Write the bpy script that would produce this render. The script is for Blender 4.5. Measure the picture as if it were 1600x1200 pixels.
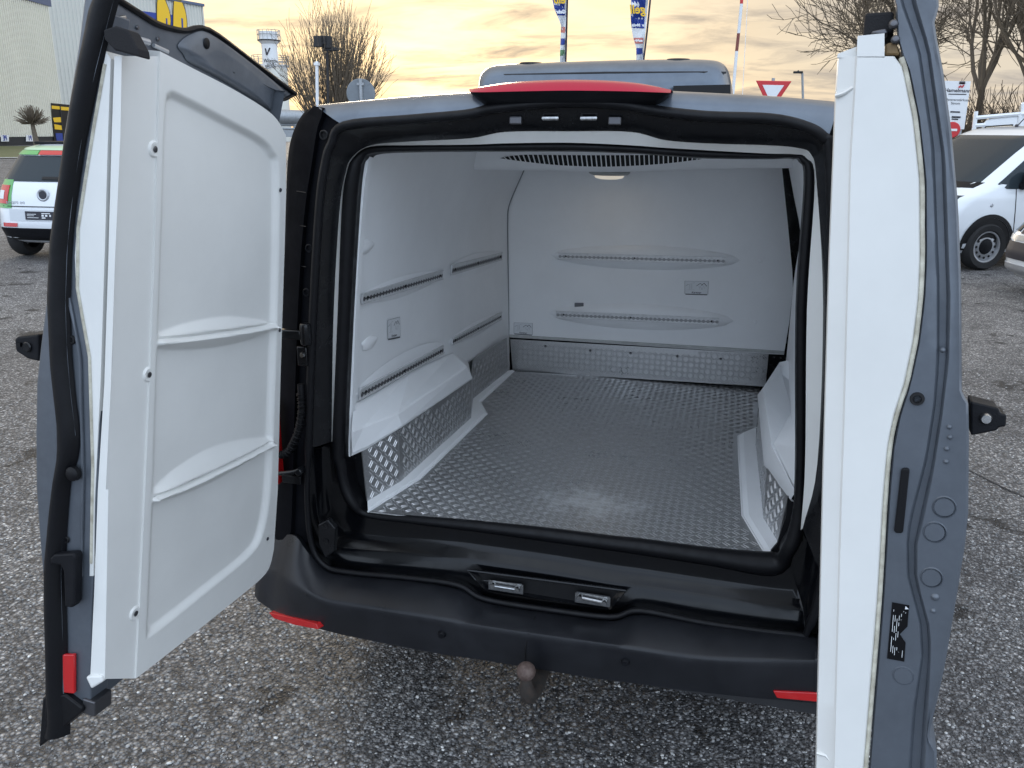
import bpy, bmesh, math, random
import numpy as np
from mathutils import Matrix, Vector
random.seed(7); rng = np.random.default_rng(11)
sc = bpy.context.scene
for o in list(bpy.data.objects): bpy.data.objects.remove(o)
COL = sc.collection

# ---------------------------------------------------------------- camera
CX, CY, CZ, YAW, PIT, FPX, ROLL = .4073, -1.9738, 1.7856, .2574, .2948, 1295.3, .0125
fw = np.array([-math.sin(YAW)*math.cos(PIT), math.cos(YAW)*math.cos(PIT), -math.sin(PIT)])
rt0 = np.array([math.cos(YAW), math.sin(YAW), 0.]); up0 = np.cross(rt0, fw)
rt = rt0*math.cos(ROLL)+up0*math.sin(ROLL); up = up0*math.cos(ROLL)-rt0*math.sin(ROLL)
CAMP = np.array([CX, CY, CZ])
cd = bpy.data.cameras.new('camera'); cam = bpy.data.objects.new('camera', cd); COL.objects.link(cam)
cam.matrix_world = Matrix(((rt[0], up[0], -fw[0], CX), (rt[1], up[1], -fw[1], CY), (rt[2], up[2], -fw[2], CZ), (0, 0, 0, 1)))
cd.sensor_width = 36; cd.lens = FPX/1600*36; cd.clip_start = .05; cd.clip_end = 2000
sc.camera = cam

# ---------------------------------------------------------------- world, sun, exposure
SUN_EL, SUN_AZ = math.radians(9), math.radians(-22)     # azimuth measured from +Y, negative to the left
world = bpy.data.worlds.new('World'); sc.world = world; world.use_nodes = True
wn, wl = world.node_tree.nodes, world.node_tree.links
wn.clear()
wo = wn.new('ShaderNodeOutputWorld'); bg = wn.new('ShaderNodeBackground'); wl.new(bg.outputs[0], wo.inputs[0])
sky = wn.new('ShaderNodeTexSky'); sky.sky_type = 'NISHITA'; sky.sun_disc = False
sky.sun_elevation = SUN_EL; sky.sun_rotation = SUN_AZ
sky.air_density = 1.0; sky.dust_density = 2.0; sky.ozone_density = 1.4; sky.altitude = 100
bg.inputs[1].default_value = .11
def wnode(t, **k):
    n = wn.new(t)
    for a, b in k.items(): setattr(n, a, b)
    return n
tc = wnode('ShaderNodeTexCoord'); sep = wnode('ShaderNodeSeparateXYZ'); wl.new(tc.outputs['Generated'], sep.inputs[0])
# cloud layer: direction projected on a flat ceiling, stretched into evening bands
zc = wnode('ShaderNodeMath', operation='MAXIMUM'); wl.new(sep.outputs[2], zc.inputs[0]); zc.inputs[1].default_value = 0.
za = wnode('ShaderNodeMath', operation='ADD'); wl.new(zc.outputs[0], za.inputs[0]); za.inputs[1].default_value = .10
dx = wnode('ShaderNodeMath', operation='DIVIDE'); wl.new(sep.outputs[0], dx.inputs[0]); wl.new(za.outputs[0], dx.inputs[1])
dy = wnode('ShaderNodeMath', operation='DIVIDE'); wl.new(sep.outputs[1], dy.inputs[0]); wl.new(za.outputs[0], dy.inputs[1])
cmb = wnode('ShaderNodeCombineXYZ'); wl.new(dx.outputs[0], cmb.inputs[0]); wl.new(dy.outputs[0], cmb.inputs[1])
n1 = wnode('ShaderNodeTexNoise'); n1.inputs['Scale'].default_value = .62; n1.inputs['Detail'].default_value = 9; n1.inputs['Roughness'].default_value = .58; n1.inputs['Distortion'].default_value = .35
wl.new(cmb.outputs[0], n1.inputs['Vector'])
r1 = wnode('ShaderNodeValToRGB'); r1.color_ramp.elements[0].position = .40; r1.color_ramp.elements[1].position = .70
wl.new(n1.outputs[0], r1.inputs[0])
n2 = wnode('ShaderNodeTexNoise'); n2.inputs['Scale'].default_value = 1.5; n2.inputs['Detail'].default_value = 8; n2.inputs['Roughness'].default_value = .6; n2.inputs['Distortion'].default_value = .5
mp = wnode('ShaderNodeMapping'); mp.inputs['Location'].default_value = (3.7, 1.3, 0); mp.inputs['Scale'].default_value = (.8, 1.15, 1)
wl.new(cmb.outputs[0], mp.inputs[0]); wl.new(mp.outputs[0], n2.inputs['Vector'])
r2 = wnode('ShaderNodeValToRGB'); r2.color_ramp.elements[0].position = .47; r2.color_ramp.elements[1].position = .72
wl.new(n2.outputs[0], r2.inputs[0])
# high thin veil: even pale layer, warm towards the sunset, cool away from it
sdir = wnode('ShaderNodeCombineXYZ'); sdir.inputs[0].default_value = math.sin(SUN_AZ); sdir.inputs[1].default_value = math.cos(SUN_AZ); sdir.inputs[2].default_value = .10
dot = wnode('ShaderNodeVectorMath', operation='DOT_PRODUCT'); wl.new(tc.outputs['Generated'], dot.inputs[0]); wl.new(sdir.outputs[0], dot.inputs[1])
rv = wnode('ShaderNodeValToRGB'); cr = rv.color_ramp
cr.elements[0].position = 0.; cr.elements[0].color = (8.3, 10.1, 12.9, 1)
cr.elements[1].position = 1.; cr.elements[1].color = (4.3, 3.5, 2.55, 1)
for p_, c_ in ((.45, (8.0, 9.1, 10.9, 1)), (.68, (6.8, 6.8, 6.7, 1)), (.86, (3.75, 3.4, 3.05, 1)), (.95, (3.45, 3.05, 2.6, 1))):
    e = cr.elements.new(p_); e.color = c_
mr = wnode('ShaderNodeMapRange'); mr.inputs[1].default_value = -1; mr.inputs[2].default_value = 1
wl.new(dot.outputs['Value'], mr.inputs[0]); wl.new(mr.outputs[0], rv.inputs[0])
mx0 = wnode('ShaderNodeMix', data_type='RGBA'); mx0.inputs[0].default_value = .86
wl.new(sky.outputs[0], mx0.inputs[6]); wl.new(rv.outputs[0], mx0.inputs[7])
# bright lit cloud edges, then grey cloud bodies
lit = wnode('ShaderNodeMix', data_type='RGBA', blend_type='MULTIPLY'); lit.inputs[0].default_value = 1.
wl.new(rv.outputs[0], lit.inputs[6]); lit.inputs[7].default_value = (1.20, 1.14, 1.0, 1)
mx1 = wnode('ShaderNodeMix', data_type='RGBA'); wl.new(r1.outputs[0], mx1.inputs[0]); wl.new(mx0.outputs[2], mx1.inputs[6]); wl.new(lit.outputs[2], mx1.inputs[7])
gry = wnode('ShaderNodeMix', data_type='RGBA', blend_type='MULTIPLY'); gry.inputs[0].default_value = 1.
wl.new(rv.outputs[0], gry.inputs[6]); gry.inputs[7].default_value = (.58, .60, .66, 1)
g2 = wnode('ShaderNodeMath', operation='MULTIPLY'); wl.new(r2.outputs[0], g2.inputs[0]); g2.inputs[1].default_value = 1.
mx2 = wnode('ShaderNodeMix', data_type='RGBA'); wl.new(g2.outputs[0], mx2.inputs[0]); wl.new(mx1.outputs[2], mx2.inputs[6]); wl.new(gry.outputs[2], mx2.inputs[7])
wl.new(mx2.outputs[2], bg.inputs[0])

sd = bpy.data.lights.new('sun', 'SUN'); sd.energy = .7; sd.angle = math.radians(14); sd.color = (1, .86, .66)
sun = bpy.data.objects.new('sun', sd); COL.objects.link(sun)
sv = Vector((math.sin(SUN_AZ)*math.cos(SUN_EL), math.cos(SUN_AZ)*math.cos(SUN_EL), math.sin(SUN_EL)))
sun.rotation_euler = sv.to_track_quat('Z', 'Y').to_euler(); sun.location = (0, 0, 30)
vs = sc.view_settings; vs.view_transform = 'Standard'; vs.look = 'None'; vs.gamma = 1; vs.exposure = .82; vs.use_curve_mapping = False
sc.render.engine = 'CYCLES'
try:
    sc.cycles.use_denoising = True; sc.cycles.max_bounces = 14; sc.cycles.diffuse_bounces = 10; sc.cycles.glossy_bounces = 6
except Exception: pass

# ---------------------------------------------------------------- helpers
I4 = Matrix.Identity(4)
def ray(px, py, M=I4):
    """pixel of the 1600x1200 survey photograph -> origin and direction in the frame M"""
    d = fw+rt*(px-800)/FPX-up*(py-600)/FPX
    Mi = M.inverted()
    o = Mi @ Vector(CAMP); e = Mi @ Vector(CAMP+d)
    return np.array(o), np.array(e)-np.array(o)
def at(px, py, ax, val, M=I4):
    o, d = ray(px, py, M); t = (val-o[ax])/d[ax]
    return o+t*d
def at_plane(px, py, P, N, M=I4):
    o, d = ray(px, py, M); N = np.array(N, float); t = ((np.array(P)-o)@N)/(d@N)
    return o+t*d
def vplane(px, py, P, Q, off=0.):
    """point on the vertical plane through P,Q (moved off along its normal)"""
    P, Q = np.array(P), np.array(Q); t = Q-P; n = np.array([t[1], -t[0], 0.]); n /= np.linalg.norm(n)
    return at_plane(px, py, P+n*off, n)
def spline(pts, per=6, closed=False):
    P = [np.array(p, float) for p in pts]; n = len(P); out = []
    rngi = range(n if closed else n-1)
    for i in rngi:
        p0 = P[(i-1) % n] if closed or i > 0 else P[0]*2-P[1]
        p1 = P[i]; p2 = P[(i+1) % n]
        p3 = P[(i+2) % n] if closed or i+2 < n else P[-1]*2-P[-2]
        for k in range(per):
            t = k/per
            out.append(.5*((2*p1)+(-p0+p2)*t+(2*p0-5*p1+4*p2-p3)*t*t+(-p0+3*p1-3*p2+p3)*t**3))
    if not closed: out.append(P[-1])
    return out
class MB:
    def __init__(s): s.v = []; s.f = []; s.m = []
    def add(s, V, F, mi=0):
        b = len(s.v); s.v += [tuple(map(float, p)) for p in V]; s.f += [tuple(i+b for i in f) for f in F]; s.m += [mi]*len(F); return s
    def poly(s, P, mi=0): return s.add(P, [tuple(range(len(P)))], mi)
    def grid(s, rows, mi=0, closed=False):
        n = len(rows[0]); V = [p for r in rows for p in r]; F = []
        for i in range(len(rows)-1):
            for j in range(n if closed else n-1):
                k = (j+1) % n; F.append((i*n+j, i*n+k, (i+1)*n+k, (i+1)*n+j))
        return s.add(V, F, mi)
    def prism(s, P, dvec, mi=0):
        P = [np.array(p, float) for p in P]; d = np.array(dvec, float); n = len(P)
        V = P+[p+d for p in P]
        F = [tuple(range(n)), tuple(range(2*n-1, n-1, -1))]+[(i, (i+1) % n, n+(i+1) % n, n+i) for i in range(n)]
        return s.add(V, F, mi)
    def box(s, c, size, R=None, mi=0):
        c = np.array(c, float); h = np.array(size, float)/2
        V = [np.array((x*h[0], y*h[1], z*h[2])) for x in (-1, 1) for y in (-1, 1) for z in (-1, 1)]
        if R is not None: V = [np.array(R) @ v for v in V]
        return s.add([c+v for v in V], [(0, 1, 3, 2), (4, 6, 7, 5), (0, 4, 5, 1), (2, 3, 7, 6), (0, 2, 6, 4), (1, 5, 7, 3)], mi)
    def tube(s, path, r, n=8, closed=False, mi=0, cap=True, sq=1.):
        P = [np.array(p, float) for p in path]; N = len(P); rows = []
        ref = None
        for i in range(N):
            a = P[(i-1) % N] if closed or i > 0 else P[i]; b = P[(i+1) % N] if closed or i < N-1 else P[i]
            t = b-a; t /= (np.linalg.norm(t)+1e-12)
            if ref is None:
                ref = np.array((0, 1., 0)) if abs(t[1]) < .8 else np.array((1., 0, 0))
            u = ref-t*(ref@t); u /= (np.linalg.norm(u)+1e-12); w = np.cross(t, u); ref = u
            ri = r[i] if hasattr(r, '__len__') else r
            rows.append([P[i]+ri*(u*math.cos(2*math.pi*k/n)*sq+w*math.sin(2*math.pi*k/n)) for k in range(n)])
        if closed: rows.append(rows[0])
        b = len(s.v); s.grid(rows, mi, True)
        if cap and not closed:
            s.f += [tuple(b+k for k in range(n-1, -1, -1)), tuple(b+(N-1)*n+k for k in range(n))]; s.m += [mi, mi]
        return s
    def lathe(s, prof, c=(0, 0, 0), axis=(0, 0, 1), n=24, mi=0):
        a = np.array(axis, float); a /= np.linalg.norm(a); ref = np.array((0, 0, 1.)) if abs(a[2]) < .9 else np.array((1., 0, 0))
        u = np.cross(a, ref); u /= np.linalg.norm(u); w = np.cross(a, u); c = np.array(c, float)
        return s.grid([[c+a*h+r*(u*math.cos(2*math.pi*k/n)+w*math.sin(2*math.pi*k/n)) for k in range(n)] for r, h in prof], mi, True)
    def build(s, name, mats, parent=None, smooth=35, M=None, bevel=0, kind=None, label=None, seg=2):
        me = bpy.data.meshes.new(name); me.from_pydata(s.v, [], s.f)
        if not isinstance(mats, (list, tuple)): mats = [mats]
        for m in mats: me.materials.append(m)
        if len(mats) > 1: me.polygons.foreach_set('material_index', s.m)
        bm = bmesh.new(); bm.from_mesh(me); bmesh.ops.remove_doubles(bm, verts=bm.verts, dist=1e-6); bmesh.ops.recalc_face_normals(bm, faces=bm.faces); bm.to_mesh(me); bm.free()
        if smooth: me.shade_smooth(); me.set_sharp_from_angle(angle=math.radians(smooth))
        o = bpy.data.objects.new(name, me); COL.objects.link(o)
        if parent: o.parent = parent
        if M is not None: o.matrix_local = M
        if bevel:
            b = o.modifiers.new('bevel', 'BEVEL'); b.width = bevel; b.segments = seg; b.limit_method = 'ANGLE'; b.angle_limit = math.radians(40)
            b.harden_normals = False
        if kind: o['kind'] = kind
        if label: o['label'] = label
        return o
def thing(name, label, cat, loc=(0, 0, 0), rz=0, group=None):
    o = bpy.data.objects.new(name, None); COL.objects.link(o); o.location = loc; o.rotation_euler = (0, 0, rz)
    o.empty_display_size = .2; tag(o, label, cat, group); return o
def tag(o, label, cat, group=None):
    o['label'] = label; o['category'] = cat
    if group: o['group'] = group
    return o
def text_mesh(name, s, size, M, mat, parent=None, align='CENTER', ext=.0005, shear=0, bend=None, bold=0):
    cu = bpy.data.curves.new(name, 'FONT'); cu.body = s; cu.size = size; cu.align_x = align; cu.align_y = 'CENTER'; cu.extrude = ext; cu.shear = shear; cu.offset = bold
    cu.resolution_u = 3
    t = bpy.data.objects.new(name, cu); COL.objects.link(t); bpy.context.view_layer.update()
    me = bpy.data.meshes.new_from_object(t.evaluated_get(bpy.context.evaluated_depsgraph_get()))
    bpy.data.objects.remove(t); me.name = name
    if bend:
        for v in me.vertices:
            a = v.co.x/bend; v.co.x = math.sin(a)*(bend+v.co.z); v.co.z = math.cos(a)*(bend+v.co.z)-bend
    me.materials.clear(); me.materials.append(mat)
    o = bpy.data.objects.new(name, me); COL.objects.link(o)
    if parent: o.parent = parent
    o.matrix_local = M
    return o
def mframe(o, x, y):
    """matrix with origin o, local x along x, local y along y"""
    x = Vector(x).normalized(); y = Vector(y); z = x.cross(y).normalized(); y = z.cross(x)
    return Matrix(((x[0], y[0], z[0], o[0]), (x[1], y[1], z[1], o[1]), (x[2], y[2], z[2], o[2]), (0, 0, 0, 1)))

# ---------------------------------------------------------------- materials
def mat(name, col, rough=.5, metal=0., noise=0., nscale=20., bump=0., bscale=200., coat=0., spec=.5, col2=None, rvar=0., trans=0., ior=1.45, emis=None):
    m = bpy.data.materials.new(name); m.use_nodes = True; nt = m.node_tree; b = nt.nodes['Principled BSDF']
    b.inputs['Base Color'].default_value = (*col, 1); b.inputs['Roughness'].default_value = rough; b.inputs['Metallic'].default_value = metal
    b.inputs['Specular IOR Level'].default_value = spec; b.inputs['Coat Weight'].default_value = coat; b.inputs['Coat Roughness'].default_value = .06
    b.inputs['Transmission Weight'].default_value = trans; b.inputs['IOR'].default_value = ior
    tcn = nt.nodes.new('ShaderNodeTexCoord')
    if noise or col2:
        n = nt.nodes.new('ShaderNodeTexNoise'); n.inputs['Scale'].default_value = nscale; n.inputs['Detail'].default_value = 6; n.inputs['Roughness'].default_value = .65
        nt.links.new(tcn.outputs['Object'], n.inputs['Vector'])
        r = nt.nodes.new('ShaderNodeValToRGB'); r.color_ramp.elements[0].position = .35; r.color_ramp.elements[1].position = .68
        c2 = col2 if col2 else tuple(c*(1-noise) for c in col)
        r.color_ramp.elements[0].color = (*col, 1); r.color_ramp.elements[1].color = (*c2, 1)
        nt.links.new(n.outputs[0], r.inputs[0]); nt.links.new(r.outputs[0], b.inputs['Base Color'])
        if rvar:
            q = nt.nodes.new('ShaderNodeMapRange'); q.inputs[3].default_value = max(.02, rough-rvar); q.inputs[4].default_value = min(1, rough+rvar)
            q.inputs[1].default_value = .3; q.inputs[2].default_value = .7
            nt.links.new(n.outputs[0], q.inputs[0]); nt.links.new(q.outputs[0], b.inputs['Roughness'])
    if bump:
        n = nt.nodes.new('ShaderNodeTexNoise'); n.inputs['Scale'].default_value = bscale; n.inputs['Detail'].default_value = 3
        nt.links.new(tcn.outputs['Object'], n.inputs['Vector'])
        bp = nt.nodes.new('ShaderNodeBump'); bp.inputs['Strength'].default_value = bump; bp.inputs['Distance'].default_value = .002
        nt.links.new(n.outputs[0], bp.inputs['Height']); nt.links.new(bp.outputs[0], b.inputs['Normal'])
    if emis: b.inputs['Emission Color'].default_value = (*emis[:3], 1); b.inputs['Emission Strength'].default_value = emis[3]
    return m
M_paint = mat('steel_blue_paint', (.125, .152, .190), .36, .5, noise=.18, nscale=9, coat=.6, rvar=.08)
M_paintin = mat('door_edge_paint', (.118, .134, .158), .42, .35, noise=.22, nscale=14, coat=.25, rvar=.1, bump=.04, bscale=60)
M_black = mat('black_paint', (.0045, .005, .0065), .24, 0, noise=.5, nscale=18, coat=.12, spec=.35, rvar=.10, bump=.03, bscale=90, col2=(.008, .0085, .010))
M_sill = mat('glossy_black_sill', (.0035, .004, .0055), .17, 0, noise=.5, nscale=16, coat=.10, spec=.32, rvar=.07, bump=.02, bscale=50)
M_rubber = mat('black_rubber', (.006, .0062, .008), .46, 0, bump=.12, bscale=300, noise=.4, nscale=30, rvar=.1, spec=.28)
M_plastic = mat('black_plastic', (.0055, .006, .008), .52, 0, bump=.3, bscale=500, noise=.4, nscale=12, col2=(.009, .0095, .012), rvar=.1, spec=.2)
M_white = mat('white_liner', (.88, .89, .90), .38, 0, noise=.06, nscale=3, rvar=.06, bump=.02, bscale=40)
M_white2 = mat('white_door_liner', (.75, .75, .725), .36, 0, noise=.09, nscale=2.4, rvar=.06, bump=.015, bscale=30)
M_offwhite = mat('grey_edge_strip', (.50, .51, .50), .5, 0, noise=.25, nscale=25)
M_gasket = mat('cream_gasket', (.62, .60, .50), .6, 0, noise=.5, nscale=40, col2=(.36, .33, .26))
M_red = mat('red_lens', (.50, .012, .014), .12, 0, coat=.6)
M_redl = mat('red_light_lens', (.40, .007, .040), .22, 0, spec=.25)
M_hole = mat('dark_hole', (.004, .004, .005), .6)
M_steel = mat('bright_steel', (.50, .50, .50), .26, 1., noise=.4, nscale=120)
M_screw = mat('screw_steel', (.13, .13, .14), .4, .9)
M_rust = mat('rusty_steel', (.030, .028, .026), .75, .1, noise=.5, nscale=60, col2=(.055, .040, .032), bump=.4, bscale=180)
M_brass = mat('brown_bracket', (.26, .17, .08), .5, .3, noise=.4, nscale=60)
M_foam = mat('black_foam', (.010, .010, .012), .85, 0, bump=.4, bscale=400)
M_glass = mat('car_glass', (.030, .040, .048), .06, 0, spec=.22)
M_carwhite = mat('white_car_paint', (.74, .77, .80), .25, 0, coat=.7, noise=.03, nscale=3)
M_green = mat('green_car_paint', (.10, .36, .10), .3, 0, coat=.5)
M_greenpale = mat('pale_green_paint', (.42, .60, .40), .3, 0, coat=.5)
M_tyre = mat('tyre_rubber', (.016, .016, .017), .75, bump=.3, bscale=120)
M_rim = mat('steel_rim', (.42, .43, .45), .4, .7)
M_silver = mat('silver_trim', (.45, .47, .50), .35, .6)
M_signred = mat('sign_red', (.52, .03, .035), .4)
M_signwhite = mat('sign_white', (.74, .76, .78), .4, noise=.06, nscale=3)
M_print = mat('printed_black', (.03, .03, .04), .6)
M_blueprint = mat('printed_blue', (.02, .05, .28), .5)
M_yellow = mat('printed_yellow', (.80, .50, .02), .5)
M_signback = mat('sign_back_grey', (.20, .22, .24), .5, .4, noise=.15, nscale=6)
M_galv = mat('galvanised_steel', (.36, .38, .40), .5, .5, noise=.2, nscale=8)
M_bark = mat('bare_bark', (.075, .055, .040), .9, noise=.4, nscale=6, col2=(.11, .085, .06))
M_twig = mat('bare_twigs', (.13, .105, .080), .9, noise=.4, nscale=1.2, col2=(.18, .145, .105))
M_cream = mat('cream_sheet_cladding', (.76, .74, .64), .5, 0, noise=.06, nscale=.3)
M_greysheet = mat('grey_sheet_cladding', (.60, .60, .55), .5, 0, noise=.06, nscale=.3)
M_bluetrim = mat('blue_roof_trim', (.09, .12, .20), .5)
M_dark = mat('dark_base', (.03, .03, .032), .8)
M_grass = mat('grass_strip', (.085, .105, .035), .95, noise=.4, nscale=.6, col2=(.13, .12, .06))

# brushed checker plate
def alu_mat(name, base, rough):
    m = mat(name, base, rough, .88); nt = m.node_tree; b = nt.nodes['Principled BSDF']; tcn = nt.nodes.new('ShaderNodeTexCoord')
    n = nt.nodes.new('ShaderNodeTexNoise'); n.inputs['Scale'].default_value = 5.; n.inputs['Detail'].default_value = 8; n.inputs['Roughness'].default_value = .7
    nt.links.new(tcn.outputs['Object'], n.inputs['Vector'])
    q = nt.nodes.new('ShaderNodeMapRange'); q.inputs[1].default_value = .3; q.inputs[2].default_value = .7; q.inputs[3].default_value = rough-.09; q.inputs[4].default_value = rough+.12
    nt.links.new(n.outputs[0], q.inputs[0]); nt.links.new(q.outputs[0], b.inputs['Roughness'])
    w = nt.nodes.new('ShaderNodeTexNoise'); w.inputs['Scale'].default_value = 160.; w.inputs['Detail'].default_value = 2
    nt.links.new(tcn.outputs['Object'], w.inputs['Vector'])
    mxn = nt.nodes.new('ShaderNodeMix'); mxn.data_type = 'RGBA'; mxn.blend_type = 'MULTIPLY'; mxn.inputs[0].default_value = .5
    r = nt.nodes.new('ShaderNodeValToRGB'); r.color_ramp.elements[0].position = .3; r.color_ramp.elements[0].color = (.55, .55, .56, 1); r.color_ramp.elements[1].position = .7
    nt.links.new(w.outputs[0], r.inputs[0]); mxn.inputs[6].default_value = (*base, 1); nt.links.new(r.outputs[0], mxn.inputs[7]); 
    # pale patch with a ragged outline near the rear edge
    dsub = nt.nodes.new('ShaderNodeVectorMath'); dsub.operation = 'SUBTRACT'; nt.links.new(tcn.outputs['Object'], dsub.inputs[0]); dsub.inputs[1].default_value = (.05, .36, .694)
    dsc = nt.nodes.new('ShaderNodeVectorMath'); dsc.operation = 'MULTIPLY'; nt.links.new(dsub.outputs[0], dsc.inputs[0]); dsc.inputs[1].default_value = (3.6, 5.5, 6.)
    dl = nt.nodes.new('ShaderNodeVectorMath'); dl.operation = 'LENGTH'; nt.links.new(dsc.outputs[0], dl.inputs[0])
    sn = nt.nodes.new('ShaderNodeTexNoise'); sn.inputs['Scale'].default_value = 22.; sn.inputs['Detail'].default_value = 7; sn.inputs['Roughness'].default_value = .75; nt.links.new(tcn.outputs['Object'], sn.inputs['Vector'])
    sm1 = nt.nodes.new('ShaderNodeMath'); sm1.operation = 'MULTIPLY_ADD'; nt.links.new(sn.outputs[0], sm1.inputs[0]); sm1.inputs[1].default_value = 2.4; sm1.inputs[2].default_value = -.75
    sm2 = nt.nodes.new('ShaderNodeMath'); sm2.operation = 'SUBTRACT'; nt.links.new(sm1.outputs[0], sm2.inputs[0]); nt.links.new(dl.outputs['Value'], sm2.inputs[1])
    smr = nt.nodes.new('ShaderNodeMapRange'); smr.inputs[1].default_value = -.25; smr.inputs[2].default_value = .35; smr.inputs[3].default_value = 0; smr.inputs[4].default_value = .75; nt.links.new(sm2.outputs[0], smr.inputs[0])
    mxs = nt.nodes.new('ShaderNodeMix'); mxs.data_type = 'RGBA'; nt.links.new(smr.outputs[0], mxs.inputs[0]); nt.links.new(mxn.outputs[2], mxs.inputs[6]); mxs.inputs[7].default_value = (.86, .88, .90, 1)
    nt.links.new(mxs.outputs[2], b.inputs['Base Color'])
    return m
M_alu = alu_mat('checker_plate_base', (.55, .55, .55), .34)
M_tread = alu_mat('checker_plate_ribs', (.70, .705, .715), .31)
M_rail = mat('perforated_rail', (.70, .705, .715), .36, .25, noise=.2, nscale=60)

# asphalt with worn, exposed stones
def ground_mat():
    m = bpy.data.materials.new('worn_asphalt'); m.use_nodes = True; nt = m.node_tree; L = nt.links; b = nt.nodes['Principled BSDF']
    tcn = nt.nodes.new('ShaderNodeTexCoord')
    def N(t, **k):
        n = nt.nodes.new(t)
        for a, v in k.items(): n.inputs[a].default_value = v
        L.new(tcn.outputs['Object'], n.inputs['Vector']); return n
    v = N('ShaderNodeTexVoronoi', Scale=75.); v2 = N('ShaderNodeTexVoronoi', Scale=130.)
    big = N('ShaderNodeTexNoise', Scale=.35, Detail=6., Roughness=.65); mid = N('ShaderNodeTexNoise', Scale=3.0, Detail=5., Roughness=.7)
    sepc = nt.nodes.new('ShaderNodeSeparateColor'); L.new(v.outputs['Color'], sepc.inputs[0])
    ramp = nt.nodes.new('ShaderNodeValToRGB'); r = ramp.color_ramp
    r.elements[0].position = 0; r.elements[0].color = (.13, .129, .128, 1); r.elements[1].position = 1; r.elements[1].color = (.78, .77, .75, 1)
    for p, c in ((.45, (.235, .233, .232, 1)), (.75, (.34, .337, .333, 1)), (.93, (.54, .53, .515, 1))):
        e = r.elements.new(p); e.color = c
    L.new(sepc.outputs[0], ramp.inputs[0])
    # dark bitumen between stones
    dr = nt.nodes.new('ShaderNodeValToRGB'); dr.color_ramp.elements[0].position = .25; dr.color_ramp.elements[0].color = (1, 1, 1, 1); dr.color_ramp.elements[1].position = .62; dr.color_ramp.elements[1].color = (.28, .28, .29, 1)
    L.new(v.outputs['Distance'], dr.inputs[0])
    m1 = nt.nodes.new('ShaderNodeMix'); m1.data_type = 'RGBA'; m1.blend_type = 'MULTIPLY'; m1.inputs[0].default_value = 1
    L.new(ramp.outputs[0], m1.inputs[6]); L.new(dr.outputs[0], m1.inputs[7])
    br = nt.nodes.new('ShaderNodeValToRGB'); br.color_ramp.elements[0].position = .33; br.color_ramp.elements[0].color = (.55, .55, .57, 1); br.color_ramp.elements[1].position = .66; br.color_ramp.elements[1].color = (1.28, 1.27, 1.25, 1)
    L.new(big.outputs[0], br.inputs[0])
    m2 = nt.nodes.new('ShaderNodeMix'); m2.data_type = 'RGBA'; m2.blend_type = 'MULTIPLY'; m2.inputs[0].default_value = 1
    L.new(m1.outputs[2], m2.inputs[6]); L.new(br.outputs[0], m2.inputs[7])
    mr2 = nt.nodes.new('ShaderNodeValToRGB'); mr2.color_ramp.elements[0].position = .3; mr2.color_ramp.elements[0].color = (.6, .6, .62, 1); mr2.color_ramp.elements[1].position = .7; mr2.color_ramp.elements[1].color = (1.2, 1.2, 1.2, 1)
    L.new(mid.outputs[0], mr2.inputs[0])
    m3 = nt.nodes.new('ShaderNodeMix'); m3.data_type = 'RGBA'; m3.blend_type = 'MULTIPLY'; m3.inputs[0].default_value = 1
    L.new(m2.outputs[2], m3.inputs[6]); L.new(mr2.outputs[0], m3.inputs[7]); L.new(m3.outputs[2], b.inputs['Base Color'])
    # a few damp oily blots
    wet = N('ShaderNodeTexNoise', Scale=2.6, Detail=4., Roughness=.6); wr = nt.nodes.new('ShaderNodeValToRGB'); wr.color_ramp.elements[0].position = .605; wr.color_ramp.elements[0].color = (1, 1, 1, 1); wr.color_ramp.elements[1].position = .64; wr.color_ramp.elements[1].color = (.16, .16, .17, 1)
    L.new(wet.outputs[0], wr.inputs[0]); m4 = nt.nodes.new('ShaderNodeMix'); m4.data_type = 'RGBA'; m4.blend_type = 'MULTIPLY'; m4.inputs[0].default_value = 1
    L.new(m3.outputs[2], m4.inputs[6]); L.new(wr.outputs[0], m4.inputs[7]); L.new(m4.outputs[2], b.inputs['Base Color'])
    b.inputs['Roughness'].default_value = .62
    ad = nt.nodes.new('ShaderNodeMath'); ad.operation = 'MULTIPLY_ADD'; L.new(v.outputs['Distance'], ad.inputs[0]); ad.inputs[1].default_value = -1.; L.new(v2.outputs['Distance'], ad.inputs[2])
    bp = nt.nodes.new('ShaderNodeBump'); bp.inputs['Strength'].default_value = .9; bp.inputs['Distance'].default_value = .006; L.new(ad.outputs[0], bp.inputs['Height']); L.new(bp.outputs[0], b.inputs['Normal'])
    return m
M_ground = ground_mat()
def stone_mat():
    m = bpy.data.materials.new('stone_chips'); m.use_nodes = True; nt = m.node_tree; L = nt.links; b = nt.nodes['Principled BSDF']
    g = nt.nodes.new('ShaderNodeNewGeometry'); r = nt.nodes.new('ShaderNodeValToRGB'); c = r.color_ramp
    c.elements[0].position = 0; c.elements[0].color = (.13, .129, .127, 1); c.elements[1].position = 1; c.elements[1].color = (.80, .79, .76, 1)
    for p, q in ((.5, (.20, .199, .198, 1)), (.78, (.29, .287, .283, 1)), (.94, (.48, .475, .46, 1))):
        e = c.elements.new(p); e.color = q
    L.new(g.outputs['Random Per Island'], r.inputs[0]); L.new(r.outputs[0], b.inputs['Base Color']); b.inputs['Roughness'].default_value = .6
    return m
M_stone = stone_mat()

# ================================================================ large structure: ground
mb = MB(); mb.box((0, 100, -.25), (700, 700, .5)); gr = mb.build('ground', M_ground, smooth=0); gr['kind'] = 'structure'

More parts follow.
